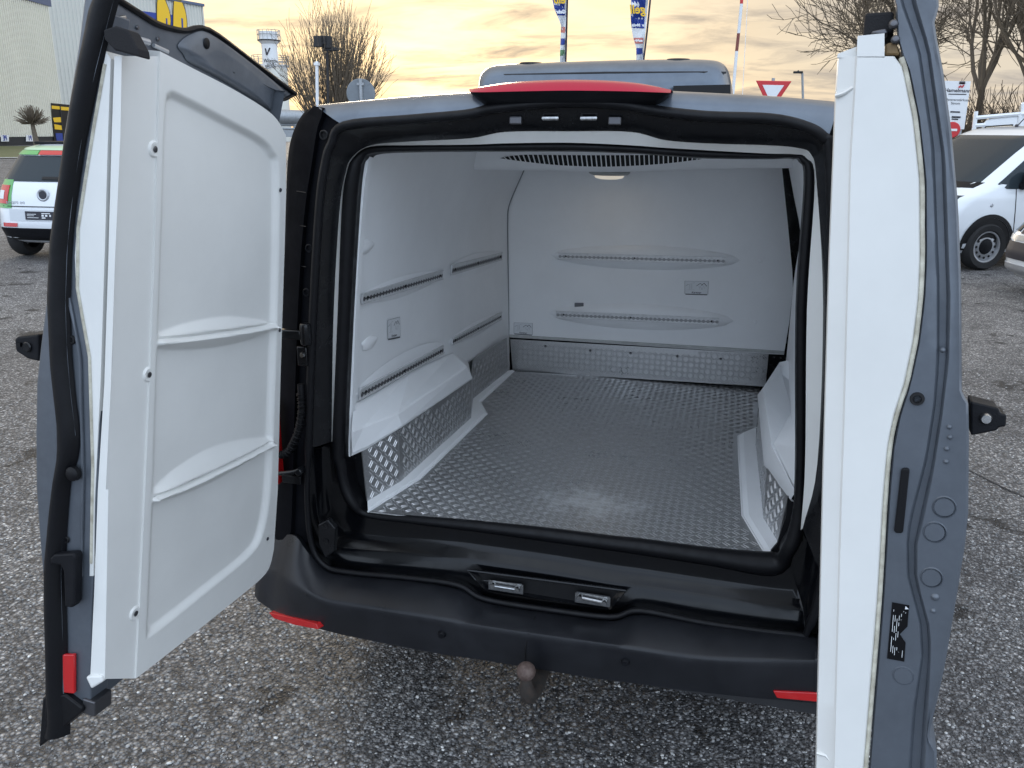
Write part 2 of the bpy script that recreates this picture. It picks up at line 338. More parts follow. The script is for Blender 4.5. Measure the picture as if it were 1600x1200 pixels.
# ================================================================ the delivery van
van = thing('delivery_van', 'dark blue delivery van, both rear doors open on its empty white insulated cargo hold', 'van')
XY = lambda pts, y: [at(px, py, 1, y) for px, py in pts]
S1 = [(482,700),(489,500),(499,325),(509,252),(518,225),(538,197),(640,187),(730,179),(775,169),(880,160),(965,163),(1030,174),(1106,182),(1205,186),(1261,199),(1287,216),(1297,245),(1302,480),(1298,725),(1285,900),
      (1262,985),(1240,991),(1106,974),(1000,954),(955,964),(860,953),(757,936),(715,914),(640,903),(545,894),(508,884),(487,850),(480,780)]
S1I = [(518,690),(521,500),(530,335),(540,270),(551,245),(580,227),(643,221),(735,216),(790,206),(890,205),(985,206),(1040,219),(1106,224),(1200,227),(1245,231),(1267,241),(1276,285),(1286,480),(1277,725),(1254,826)]
S2O = [(519,690),(527,500),(534,325),(542,268),(553,245),(579,229),(643,227),(735,226),(790,224),(890,223),(985,227),(1040,231),(1106,235),(1200,240),(1240,241),(1260,247),(1273,285),(1261,480),(1258,725),(1251,828),
       (1238,868),(1216,890),(1106,876),(1000,859),(955,853),(860,840),(757,827),(715,823),(640,816),(572,808),(548,792),(533,764),(524,724)]
S2I = [(539,690),(547,500),(557,325),(563,262),(569,248),(582,239),(643,236),(735,235),(790,235),(890,235),(985,238),(1040,242),(1106,246),(1200,247),(1238,246),(1250,251),(1258,285),(1245,480),(1244,725),(1239,812),
       (1224,852),(1199,872),(1106,862),(1000,849),(955,844),(860,832),(757,820),(715,815),(640,807),(577,800),(558,783),(546,757),(541,725)]
def loop(pts, y, per=5, closed=True): return spline(XY(pts, y) if not hasattr(y, '__len__') else [at(p[0], p[1], 1, q) for p, q in zip(pts, y)], per, closed)
KT = 20
# dark painted door aperture (header and jambs)
a = loop(S1[:KT], .012, closed=False); b = loop(S1I, .06, closed=False)
mid = [p*.55+q*.45+np.array((0, -.012, 0)) for p, q in zip(a, b)]
mb = MB(); mb.grid([a, mid, b]); mb.build('door_aperture', M_black, van, 50)
# white liner surround between the two seals
a = loop(S1I, .062, closed=False); b = loop(S2O[:KT], .082, closed=False)
mb = MB(); mb.grid([a, b]); mb.build('liner_surround', M_white2, van, 50)
# rubber seals
S2Ip = [at(x, y, 2, .688) if 21 <= i <= 29 else at(x, y, 1, .10) for i, (x, y) in enumerate(S2I)]
S2Il = spline(S2Ip, 5, True)
mb = MB(); mb.tube(loop(S1, .006), [.012 if i < 5*KT else .0085 for i in range(5*len(S1))], 8, True); s1 = mb.build('door_seal', M_rubber, van, 60, label='outer rubber seal around the rear opening')
mid = [(p+q)/2 for p, q in zip(loop(S2O, .10), S2Il)]; wid = [np.linalg.norm(p-q)/2*1.06 for p, q in zip(loop(S2O, .10), S2Il)]
mb = MB(); mb.tube(mid, wid, 10, True); mb.build('door_seal', M_rubber, van, 60, label='inner rubber seal around the cargo hold')
a = S2Il; b = [p+np.array((0, .05, -.004)) for p in a]
mb = MB(); mb.grid([a, b], closed=True); mb.build('inner_reveal', M_rubber, van, 50)
# sill step
bi = list(range(KT-1, len(S1)))+[0]
ft = [(1264,850),(1251,926),(1236,934),(1106,916),(1000,900),(955,894),(860,878),(757,863),(715,857),(640,851),(545,843),(520,831),(508,800),(503,740),(501,700)]
fb = [(1270,862),(1256,940),(1238,946),(1106,928),(1000,913),(955,907),(860,890),(757,875),(715,869),(640,863),(541,855),(512,842),(499,805),(494,745),(492,700)]
pad = lambda L: L
S1b = [S1[i] for i in bi]; S2b = [S2O[i] for i in bi]
lip = [(x, y-9 if 1 < k < 12 else y) for k, (x, y) in enumerate(S1b)]
rows = [loop(S2b, .112, closed=False), loop([((s[0]*.35+f[0]*.65), (s[1]*.35+f[1]*.65)) for s, f in zip(S2b, ft)], .110, closed=False), loop(ft, .103, closed=False), loop(fb, .076, closed=False),
        loop([((s[0]*.8+f[0]*.2), (s[1]*.8+f[1]*.2)) for s, f in zip(fb, lip)], .070, closed=False), loop([((s[0]*.1+f[0]*.9), (s[1]*.1+f[1]*.9)) for s, f in zip(fb, lip)], .060, closed=False), loop(lip, .048, closed=False), loop(S1b, .004, closed=False)]
mb = MB(); mb.grid(rows); mb.build('load_sill', M_sill, van, 60)

# latch recess with two strikers
rec = [(731,891),(978,923),(953,953),(756,921)]
P = [at(x, y, 1, .022) for x, y in rec]
mb = MB(); c = sum(P)/4
inn = [c+(p-c)*.93+np.array((0, .014, 0)) for p in P]
mb.tube([P[3]*.5+P[0]*.5, P[0], P[1], P[1]*.5+P[2]*.5], .0035, 6)
mb.tube([at(756,907,1,.018), at(816,913,1,.018)], .003, 6); mb.tube([at(901,925,1,.018), at(953,933,1,.018)], .003, 6)
for i in range(4): mb.poly([P[i], P[(i+1) % 4], inn[(i+1) % 4], inn[i]])
mb.poly(inn, 1)
mb.build('latch_recess', [M_black, M_hole], van, 0)
for x0, x1, y0, y1 in ((770, 808, 915, 921), (906, 944, 934, 942)):
    A, B = at(x0, y0, 1, .006), at(x1, y1, 1, .006)
    mb = MB(); n = 8
    mb.tube([A+np.array((0, .02, 0)), A, B, B+np.array((0, .02, 0))], .0045, 8)
    mb.lathe([(0, -.006), (.007, -.006), (.008, 0), (.008, .008)], A, (0, 1, 0), 10); mb.lathe([(0, -.006), (.007, -.006), (.008, 0), (.008, .008)], B, (0, 1, 0), 10)
    mb.box((A+B)/2+np.array((0, .012, -.004)), (np.linalg.norm(B-A)+.03, .006, .03))
    mb.build('door_striker', M_steel, van, 40)
for x, y in ((860, 185), (920, 185)):
    A, B = at(x-11, y, 1, .018), at(x+11, y, 1, .018); mb = MB()
    mb.tube([A+np.array((0, .03, 0)), A, B, B+np.array((0, .03, 0))], .0048, 8); mb.build('door_striker', M_steel, van, 40)
for x, y in ((806, 188), (961, 189)):
    mb = MB(); mb.box(at(x, y, 1, .022), (.030, .012, .018)); mb.build('header_clip', M_screw, van, 0, bevel=.003)

M_trim = mat('dark_pillar_plastic', (.004, .0046, .0068), .7, 0, noise=.4, nscale=10, spec=.06, rvar=.08)
# painted header over the opening, roof, sides
top = [(497,164),(560,158),(640,151),(733,145),(800,141),(890,139),(980,140),(1050,143),(1150,148),(1220,152),(1310,160)]
low = [(538,197),(580,189),(640,187),(730,180),(780,168),(880,160),(965,163),(1040,176),(1150,184),(1225,190),(1292,222)]
T = spline(XY(top, .07), 4); Lw = spline(XY(low, .014), 4)
rows = [[p*1.0+np.array((0, .30, .003)) for p in T], [p+np.array((0, .03, .0025)) for p in T], T, [p*.8+q*.2+np.array((0, -.022, .001)) for p, q in zip(T, Lw)], [p*.35+q*.65+np.array((0, -.014, 0)) for p, q in zip(T, Lw)], Lw]
mb = MB(); mb.grid(rows); mb.build('roof_header', M_paint, van, 60)
sil = [(497,164),(482,170),(467,187),(454,220),(449,260),(447,313),(444,400),(440,520),(434,650),(424,800),(419,850)]
rdg = [(505,168),(502,182),(496,200),(491,228),(486,262),(478,313),(470,400),(464,520),(460,650),(456,800),(452,850)]
sl1 = [(538,197),(532,201),(522,214),(515,234),(508,260),(500,313),(494,400),(488,520),(484,650),(480,800),(486,848)]
A = spline(XY(sil, .12), 3); B = spline(XY(rdg, .03), 3); Cc = spline(XY(sl1, .014), 3)
mir = lambda rows: [[p*np.array((-1, 1, 1)) for p in r] for r in rows]
rows = [A, [p*.55+q*.45+np.array((-.012, -.01, 0)) for p, q in zip(A, B)], B, [p*.93+q*.07+np.array((0, .012, 0)) for p, q in zip(B, Cc)], Cc]
for f in (lambda r: r, mir):
    mb = MB(); mb.grid(f(rows)); mb.build('pillar_trim', M_trim, van, 30)
half = [np.array((0, .12, 1.868)), np.array((-.35, .12, 1.862)), np.array((-.58, .12, 1.838))]+[np.array((p[0], .12, p[2]-(.02 if i < 2 else 0))) for i, p in enumerate(A[::2])]+[np.array((A[-1][0]-.01, .12, .45)), np.array((A[-1][0]+.03, .12, .32))]
half = [p if i < 3 else p for i, p in enumerate(half)]
full = half[::-1]+[p*np.array((-1, 1, 1)) for p in half[1:]]
def sect(y, zc=9, sx=1.): return [np.array((p[0]*sx, y, min(p[2], zc-.06*(p[0]/.8)**2))) for p in full]
mb = MB(); mb.grid([sect(.13), sect(1.2), sect(3.2), sect(3.5, 1.86, .99), sect(4.1, 1.22, .98), sect(4.7, 1.02, .95), sect(4.85, .8, .9)])
mb.poly(sect(4.85, .8, .9)); mb.build('body', M_paint, van, 45)
mb = MB(); mb.box((0, 2.3, .40), (1.7, 4.5, .20)); mb.build('underbody', M_dark, van, 0)
for x in (-.80, .80):
    for y in (.95, 4.05):
        t = MB(); t.lathe([(.19, -.10), (.30, -.105), (.325, -.07), (.33, 0), (.325, .07), (.30, .105), (.19, .10)], (x, y, .33), (1, 0, 0), 32); ty = t.build('wheel', M_tyre, van, 40)
        t = MB(); t.lathe([(0, .04), (.10, .06), (.17, .05), (.195, .09), (.195, -.09), (0, -.04)], (x, y, .33), (1 if x > 0 else -1, 0, 0), 24); t.build('rim', M_rim, ty, 40)
# third brake light
ut = [(733,141),(760,134),(800,128.5),(850,125.5),(890,124.5),(940,125.5),(990,129),(1030,136),(1050,142)]
ul = [(735,144),(760,144),(800,143),(850,142),(890,141.5),(940,142),(990,143),(1030,144.5),(1048,145)]
uh = [(741,150),(755,162),(775,168),(840,168),(890,168),(940,168),(1010,167),(1034,159),(1045,150)]
bl = MB(); R0 = spline(XY(uh, .012), 3); R1 = spline(XY(ul, -.034), 3)
bl.grid([R1, [p*.5+q*.5+np.array((0, -.008, 0)) for p, q in zip(R0, R1)], R0, [p+np.array((0, .06, 0)) for p in R0]])
brake = bl.build('brake_light', M_plastic, van, 50)
lb = MB(); R2_ = spline(XY(ut, .03), 3)
lb.grid([[p+np.array((0, .08, 0)) for p in R2_], R2_, [p*.5+q*.5+np.array((0, -.008, .004)) for p, q in zip(R2_, R1)], [p+np.array((0, -.002, 0)) for p in R1], [p+np.array((0, .02, -.001)) for p in R1]])
lb.build('lens', M_redl, brake, 50)
# cooling unit on the roof
yq = 1.75
oc = [(752,160),(752,132),(756,114),(768,104),(790,100.5),(830,98.5),(945,94.5),(1060,92.5),(1108,93.5),(1127,98),(1137,109),(1142,128),(1144,160)]
O = spline(XY(oc, yq), 4); ctr = sum(O)/len(O); ctr[2] = O[0][2]
def ins(s, dz, y): return [np.array((ctr[0]+(p[0]-ctr[0])*s, y, ctr[2]+(p[2]-ctr[2])*(1-dz))) for p in O]
mb = MB(); mb.grid([ins(.90, .34, yq-.14), ins(.955, .16, yq-.11), ins(.985, .05, yq-.06), ins(1, 0, yq), ins(1, 0, yq+.6), ins(.95, .15, yq+.8)])
mb.poly(ins(.90, .34, yq-.14)); mb.poly(ins(.95, .15, yq+.8)); unit = mb.build('roof_cooling_unit', M_paint, van, 50)
mb = MB(); mb.tube([at(757,118,1,yq-.085), at(790,117,1,yq-.136), at(945,113.5,1,yq-.138), at(1100,113,1,yq-.136), at(1134,113.5,1,yq-.085)], .0045, 6); mb.build('panel_joint', M_dark, unit, 0)
mb = MB(); mb.prism(XY([(1052,134),(1141,132),(1142,152),(1052,152)], yq-.17), (0, .02, 0)); mb.build('gap_plate', M_hole, unit, 0)  # dark plate standing in for the black gap at the unit's lower right
for x, y in ((830, 99.5), (1060, 94)):
    c = at(x, y, 1, yq); mb = MB(); mb.lathe([(0, .003), (.035, .003), (.047, .006), (.052, 0)], c+np.array((0, .0, -.002)), (0, 0, 1), 20); mb.build('lifting_recess', M_dark, unit, 40)

# bumper
BL = [(1276,1000,0),(1262,995,0),(1106,978,0),(1000,961,0),(955,971,0),(860,959,0),(757,942,0),(715,921,0),(640,909,0),(545,900,0),(508,892,.0),(480,862,.0),(462,838,.01),(444,836,.05),(425,840,.12)]
BE = [(1276,1031,-.09),(1262,1032,-.09),(1106,1028,-.095),(1000,1014,-.098),(953,1007,-.1),(853,993,-.1),(745,977,-.1),(700,968,-.098),(640,958,-.096),(550,944,-.09),(508,936,-.085),(478,922,-.07),(452,905,-.04),(430,890,.02),(408,880,.11)]
BB = [(1276,1099,-.065),(1262,1098,-.065),(1106,1083,-.068),(1000,1069,-.07),(922,1059,-.07),(850,1047,-.07),(745,1030,-.07),(700,1024,-.07),(640,1013,-.068),(550,995,-.06),(504,984,-.055),(474,975,-.04),(445,965,-.01),(421,951,.04),(400,918,.12)]
g3 = lambda L: [at(a_, b_, 1, c_) for a_, b_, c_ in L]
l0, e0, b0 = g3(BL), g3(BE), g3(BB)
for L_ in (l0, e0, b0):
    L_.append(L_[-1]+np.array((-.015, .35, 0)))
    ends = [p*np.array((-1, 1, 1)) for p in L_[-4:]]; L_[:0] = ends[::-1]
l0, e0, b0 = (spline(L_, 4) for L_ in (l0, e0, b0))
mix = lambda A_, B_, t, off: [p*(1-t)+q*t+np.array(off) for p, q in zip(A_, B_)]
rows = [[p+np.array((0, .05, -.02)) for p in l0], l0, mix(l0, e0, .5, (0, 0, .004)), mix(l0, e0, .95, (0, 0, .003)), mix(l0, e0, .99, (0, -.001, .0012)), mix(e0, b0, .05, (0, -.0045, 0)), mix(e0, b0, .15, (0, -.006, -.0)), mix(e0, b0, .6, (0, -.006, 0)), b0, [p+np.array((0, .10, .004)) for p in b0]]
M_bump = mat('bumper_plastic', (.0085, .0093, .012), .37, 0, bump=.2, bscale=700, noise=.5, nscale=7, col2=(.016, .017, .021), rvar=.12, spec=.5)
mb = MB(); mb.grid(rows); bump = mb.build('bumper', M_bump, van, 40)
P0, Q0 = at(504, 980, 1, -.064), at(424, 952, 1, .03)
rf = [vplane(x, y, P0, Q0, -.006 if False else .0) for x, y in ((428,953),(466,961),(502,970),(505,979),(468,972),(436,962))]
nn = np.cross(Q0-P0, (0, 0, 1)); nn /= np.linalg.norm(nn); nn = nn if nn[1] < 0 else -nn
mb = MB(); mb.prism([p+nn*.020 for p in rf], -nn*.04); mb.build('reflector', M_red, bump, 0, bevel=.002)
rf2 = XY([(1208,1080),(1277,1083),(1277,1097),(1214,1091)], -.082)
rf2 += []
mb = MB(); mb.prism(rf2, (0, .03, 0)); mb.build('reflector', M_red, bump, 0, bevel=.002)
for x, y, yy in ((690, 992, -.098), (977, 1035, -.098), (455, 948, -.02)):
    mb = MB(); mb.lathe([(0, .006), (.008, .006), (.0095, .004), (.0105, 0), (.012, -.004)], at(x, y, 1, yy), (0, -1, -.1), 20); mb.build('parking_sensor', M_plastic, bump, 40)
mb = MB(); mb.tube([at(836,964,1,-.03), at(826,990,1,-.101), at(821,1012,1,-.098), at(820,1040,1,-.078)], .0018, 5); mb.build('bumper_joint', M_hole, bump, 0)
mb = MB(); mb.tube([at(425,842,1,.115), at(444,846,1,.045), at(447,880,1,.0), at(458,914,1,-.045), at(479,930,1,-.075)], .002, 5); mb.build('bumper_joint', M_hole, bump, 0)
# tow hitch
hb = at(822, 1049, 1, -.15)
mb = MB(); mb.tube([hb+np.array((0, .0, -.02)), hb+np.array((.003, .0, -.06)), hb+np.array((.006, .015, -.085)), hb+np.array((.01, .06, -.10)), hb+np.array((.012, .16, -.09)), hb+np.array((.012, .40, -.02))], [.014, .021, .023, .023, .024, .026], 14)
hitch = mb.build('tow_hitch', M_rust, van, 40)
mb = MB(); mb.lathe([(.0, .025)]+[(.0255*math.cos(t), .0255*math.sin(t)) for t in np.linspace(1.4, -1.1, 14)]+[(.012, -.026)], hb, (0, 0, 1), 24)
mb.build('ball', mat('rust_brown_ball', (.085, .055, .047), .6, .2, noise=.4, nscale=80, col2=(.15, .11, .095), bump=.15, bscale=200), hitch, 60)

# hardware in the left door gap
mb = MB(); mb.tube([at(470,600,1,.0), at(472,640,1,-.004), at(466,675,1,-.006), at(452,704,1,-.006), at(438,712,1,-.004)], .010, 10)
for k in range(26):
    t = k/25; c = spline([at(470,615,1,0), at(472,640,1,-.004), at(466,675,1,-.006), at(452,704,1,-.006), at(438,712,1,-.004)], 10)
    p = c[int(t*(len(c)-1))]; q = c[min(len(c)-1, int(t*(len(c)-1))+1)]
    if np.linalg.norm(q-p) > 1e-6: mb.lathe([(.010, -.002), (.0135, 0), (.010, .002)], p, q-p, 10)
mb.build('cable_hose', M_rubber, van, 50)
mb = MB(); mb.box(at(452, 522, 1, -.008), (.075, .02, .026)); mb.lathe([(0, .03), (.014, .03), (.016, .02), (.016, -.02), (.014, -.03), (0, -.03)], at(478, 522, 1, -.008), (0, 0, 1), 14)
mb.box(at(474, 556, 1, .0), (.03, .016, .055)); mb.build('door_hinge', M_black, van, 40, bevel=.003)
mb = MB(); mb.lathe([(0, .01), (.006, .01), (.008, .005), (.008, 0)], at(474, 554, 1, -.012), (0, -1, 0), 12); mb.build('hinge_bolt', M_steel, van, 40)
mb = MB(); mb.tube([at(436,740,1,-.01), at(455,738,1,-.014), at(468,735,1,-.012)], .007, 8); mb.lathe([(0, .018), (.010, .018), (.012, .012), (.012, -.012)], at(470, 735, 1, -.004), (0, -1, 0), 12)
mb.box(at(457, 748, 1, .004), (.06, .016, .025)); mb.build('check_strap', M_black, van, 40, bevel=.002)
mb = MB(); mb.prism(XY([(497,820),(512,812),(524,826),(522,862),(508,872),(498,850)], .0), (0, .02, 0)); mb.build('lock_plate', M_black, van, 0, bevel=.003)
for x, y in ((508, 822), (509, 846)):
    mb = MB(); mb.lathe([(0, -.004), (.006, -.004), (.008, .0)], at(x, y, 1, -.002), (0, -1, 0), 12); mb.build('plate_hole', M_hole, van, 0)
for x, y, r in ((506, 211, .011), (483, 388, .010), (479, 457, .010)):
    mb = MB(); mb.lathe([(0, -.003), (r*.7, -.003), (r*.8, .003), (r, .003), (r*1.15, 0)], at(x, y, 1, .006), (0, -1, 0), 18); mb.build('pillar_plug', M_hole if r > .0105 else M_plastic, van, 40)
mb = MB(); mb.box(at(424, 690, 1, .03), (.05, .05, .26)); mb.build('tail_light', M_red, van, 0, bevel=.012)
for py in (297, 350, 413):
    mb = MB(); mb.tube([at(447, py, 1, .115), at(466, py+2, 1, .045), at(478, py+4, 1, .022)], .0012, 4); mb.build('trim_joint', M_hole, van, 0)

# ================================================================ cargo hold
ZF, YB = .694, 1.745
def treads(mb, O, u, v, poly, cell=.0250, lenf=.80, w=.0034, h=.0019, mi=0, jitter=True):
    """raised double ribs of checker plate on the plane O + a u + b v inside poly (list of (a, b))"""
    O, u, v = np.array(O), np.array(u), np.array(v); n = np.cross(u, v); P = np.array(poly)
    a0, b0_ = P.min(0); a1, b1 = P.max(0); m_ = .010
    def inside(a, b):
        c = False
        for i in range(len(P)):
            x1, y1 = P[i]; x2, y2 = P[i-1]
            if (y1 > b) != (y2 > b) and a < (x2-x1)*(b-y1)/(y2-y1)+x1: c = not c
        return c
    for i in range(int((a1-a0)/cell)+1):
        for j in range(int((b1-b0_)/cell)+1):
            a, b = a0+(i+.5)*cell, b0_+(j+.5)*cell
            s = 1 if (i+j) % 2 else -1
            d = np.array((.7071, .7071*s)); e = np.array((-d[1], d[0]))
            if not all(inside(a+d[0]*cell*lenf*k, b+d[1]*cell*lenf*k) for k in (-.8, .8)): continue
            for o in (-.175, .175):
                c = np.array((a, b))+e*o*cell; L = cell*lenf*.60
                q = [c-d*L-e*w*.2, c+d*L-e*w*.2, c+d*L+e*w*.2, c-d*L+e*w*.2, c-d*L*.5-e*w*.5, c+d*L*.5-e*w*.5, c+d*L*.5+e*w*.5, c-d*L*.5+e*w*.5]
                V = [O+u*x[0]+v*x[1]+n*.0002 for x in q]+[O+u*x[0]+v*x[1]+n*h for x in (c-d*L*.75, c+d*L*.75)]
                mb.add(V, [(0, 4, 8), (4, 5, 9, 8), (5, 1, 9), (1, 2, 9), (2, 6, 9), (6, 7, 8, 9), (7, 3, 8), (3, 0, 8)], mi)
fl = [at(x, y, 2, ZF) for x, y in ((577,799),(656,749),(761,647),(751,629),(803,580),(1188,604),(1182,669),(1153,681),(1155,705),(1160,806),(1199,871))]
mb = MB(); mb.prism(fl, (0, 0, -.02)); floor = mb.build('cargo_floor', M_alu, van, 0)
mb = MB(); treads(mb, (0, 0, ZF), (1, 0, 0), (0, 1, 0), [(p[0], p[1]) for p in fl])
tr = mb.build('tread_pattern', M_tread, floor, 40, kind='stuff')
mb = MB(); mb.tube([fl[0]+np.array((0, -.002, -.001)), fl[-1]+np.array((0, -.002, -.001))], .0032, 6); mb.build('floor_edge', M_steel, floor, 0)
# cut-end glints, brushed wear are in the plate material; white corner strips
zb = .712
BtmL = [at(x, y, 2, zb) for x, y in ((574,783),(626,752),(736,653),(739,623),(794,579))]
InL = [at(x, y, 2, ZF+.002) for x, y in ((575,800),(656,749),(761,647),(751,629),(803,580))]
mb = MB()
mb.grid([BtmL, [p*.25+q*.75+np.array((0, 0, .006)) for p, q in zip(BtmL, InL)], InL]); mb.tube([p+np.array((0, 0, .001)) for p in InL], .003, 6)
mb.build('corner_strip', M_white, van, 20)
BtmR = [at(x, y, 2, zb) for x, y in ((1182,668),(1181,692),(1193,810),(1215,846))]
InR = [at(x, y, 2, ZF+.002) for x, y in ((1153,682),(1154,705),(1160,806),(1199,871))]
mb = MB(); mb.grid([BtmR, [p*.3+q*.7+np.array((0, 0, .006)) for p, q in zip(BtmR, InR)], InR]); mb.tube([BtmR[0]]+[p+np.array((0, 0, .001)) for p in InR], .003, 6)
mb.build('corner_strip', M_white, van, 20)
# checker plates low on the walls
def plate(P, Q, tp, tq, name='kick_plate', thick=.004, off=0.):
    """upright plate on the line P-Q, top corners given by survey pixels"""
    A, B = vplane(*tp, P, Q), vplane(*tq, P, Q)
    u = (Q-P); Lq = np.linalg.norm(u); u = u/Lq; v = np.array((0, 0, 1.))
    n = np.cross(u, v); 
    if n @ (CAMP-P) < 0: n = -n; flip = True
    else: flip = False
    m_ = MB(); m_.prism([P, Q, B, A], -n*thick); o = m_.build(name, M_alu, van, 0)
    poly = [((X-P) @ u, (X-P) @ v) for X in (P, Q, B, A)]
    m2_ = MB()
    if flip: treads(m2_, P, v, u, [(b_, a_) for a_, b_ in poly])
    else: treads(m2_, P, u, v, poly)
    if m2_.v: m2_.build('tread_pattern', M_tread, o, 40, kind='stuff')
    return A, B, n
pl = []
pl.append(plate(BtmL[0], BtmL[1], (566,704), (622,666)))
pl.append(plate(BtmL[1], BtmL[2], (622,666), (736,594)))
mb = MB(); tz = pl[1][1]; mb.poly([BtmL[2], BtmL[3], BtmL[3]+np.array((0, 0, .17)), BtmL[2]+np.array((0, 0, .17))]); mb.build('kick_plate', M_alu, van, 0)
pl.append(plate(BtmL[3], BtmL[4], (733,565), (792,528)))
PB = [at(x, y, 1, YB-.008) for x, y in ((797,530),(1201,553),(1196,604),(801,580))]
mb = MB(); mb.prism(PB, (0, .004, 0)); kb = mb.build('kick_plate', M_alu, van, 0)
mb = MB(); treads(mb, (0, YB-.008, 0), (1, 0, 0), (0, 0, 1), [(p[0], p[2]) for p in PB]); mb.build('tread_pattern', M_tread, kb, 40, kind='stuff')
for x, y in ((852,541),(922,548),(985,552),(1058,557),(1126,561)):
    mb = MB(); mb.lathe([(0, .004), (.004, .004), (.006, 0)], at(x, y, 1, YB-.012), (0, -1, 0), 10); mb.build('rivet', M_screw, kb, 0)
plr = plate(BtmR[1], BtmR[2], (1187,622), (1199,728)); plr2 = plate(BtmR[2], BtmR[3], (1199,728), (1232,772))
# left wall
wr = [(540,712),(546,560),(550,460),(556,360),(560,310),(564,275),(571,238)]
wf = [(797,590),(795,480),(793.5,400),(793,345),(795,322),(806,294),(824,255)]
WR = spline(XY(wr, .128), 3); WF = spline(XY(wf, YB), 3)
NW = 20
WR.append(WR[-1]+np.array((.012, 0, .05))); WF.append(WF[-1]+np.array((.03, 0, .06)))
wall_rows = [[r*(1-t)+f*t for r, f in zip(WR, WF)] for t in np.linspace(0, 1, NW)]
mb = MB(); mb.grid(wall_rows); lw = mb.build('side_wall', M_white, van, 60, label='left white side wall of the cargo hold')
mb = MB(); mb.grid([[p+np.array((.0, -.004, 0)) for p in WR], [p+np.array((.016, -.004, 0)) for p in WR], [p+np.array((.016, .02, 0)) for p in WR]]); mb.build('wall_edge', M_white, lw, 20)
from mathutils.bvhtree import BVHTree
bpy.context.view_layer.update()
wall_bvh = BVHTree.FromObject(lw, bpy.context.evaluated_depsgraph_get())
def wallpt(px, py, off=0.):
    o, d = ray(px, py); hit, n, _i, _d = wall_bvh.ray_cast(Vector(o), Vector(d).normalized())
    n = np.array(n); n = n if n[0] > 0 else -n
    return np.array(hit)+n*off, n
# wheel box
lower = [vplane(542, 712, BtmL[0], BtmL[1], 0), vplane(565, 702, BtmL[0], BtmL[1], 0), vplane(622, 667, BtmL[1], BtmL[2], 0), vplane(733, 592, BtmL[1], BtmL[2], 0)]
nx = np.array((.012, 0, 0)); lower = [p+nx for p in lower]
def same_plane(px, py, ref): return at(px, py, 0, ref[0]-.004)
fold = [at(549,676,0,lower[0][0]-.0), at(568,669,0,lower[1][0]-.008), at(622,648,0,lower[2][0]-.010), at(730,574,0,lower[3][0]-.006)]
back = [wallpt(x, y, .004)[0] for x, y in ((550,632),(590,611),(640,581),(706,551))]
mb = MB(); mb.grid([[p+np.array((-.004, 0, -.001)) for p in lower], lower, [p*.85+q*.15+np.array((.004, 0, 0)) for p, q in zip(lower, fold)], fold, [p*.94+q*.06+np.array((0, 0, .002)) for p, q in zip(fold, back)], back])
endp = BtmL[3]+np.array((0, 0, .15)); bk2 = wallpt(731, 567, .003)[0]
mb.poly([lower[3], fold[3], back[3], bk2]); mb.build('wheel_box', M_white, van, 0)
# perforated rails
M_slot = mat('rail_slots', (.30, .305, .31), .5, .2)
def rail(parent, Q, n, nh=26, depth=.005):
    A, B, C_, D = [np.array(q) for q in Q]
    bl = lambda s, t: (A*(1-s)+B*s)*(1-t)+(D*(1-s)+C_*s)*t
    m_ = MB(); m_.prism([A, B, C_, D], n*depth, 0)
    hgt = np.linalg.norm(D-A); ux = (B-A)/np.linalg.norm(B-A); vy = (D-A)/hgt
    for t0, t1 in ((0, .13), (.87, 1)): m_.prism([bl(0, t0)+n*depth, bl(1, t0)+n*depth, bl(1, t1)+n*depth, bl(0, t1)+n*depth], n*.003, 0)
    r = hgt*.23
    for i in range(nh):
        c = bl((i+.5)/nh, .58)+n*(depth+.0006)
        m_.poly([c+ux*r*math.cos(k*math.pi/4)*1.05+vy*r*math.sin(k*math.pi/4) for k in range(8)], 1)
        if i < nh-1:
            c2 = bl((i+1)/nh, .58)+n*(depth+.0005); m_.poly([c2+ux*r*1.0-vy*r*.35, c2-ux*r*1.0-vy*r*.35, c2-ux*r*1.0+vy*r*.35, c2+ux*r*1.0+vy*r*.35], 1)
    for s in (.05, .47, .955):
        c = bl(s, .5)+n*(depth+.001); m_.lathe([(0, .002), (r*.5, .002), (r*.6, 0)], c, n, 8, 2)
    return m_.build('load_rail', [M_rail, M_slot if parent is not lw else M_screw, M_hole], parent, 0)
def lens(parent, A, B, n, upv, hu, hd, h, name='rail_pocket', mt=None):
    """shallow lens-shaped pressing along A-B"""
    rows = []
    for i in range(25):
        s = i/24; c = A*(1-s)+B*s; w = math.sin(math.pi*min(1, max(0, s)))**.5
        rows.append([c+upv*(hu if q > 0 else hd)*w*q+n*(h*(1-abs(q)**2.2)*min(1, w*1.6)+.0003) for q in (-1, -.9, -.75, -.6, -.3, 0, .3, .6, .75, .9, 1)])
    m_ = MB(); m_.grid(rows); return m_.build(name, mt or M_white, parent, 50)
n0 = wallpt(600, 500)[1]
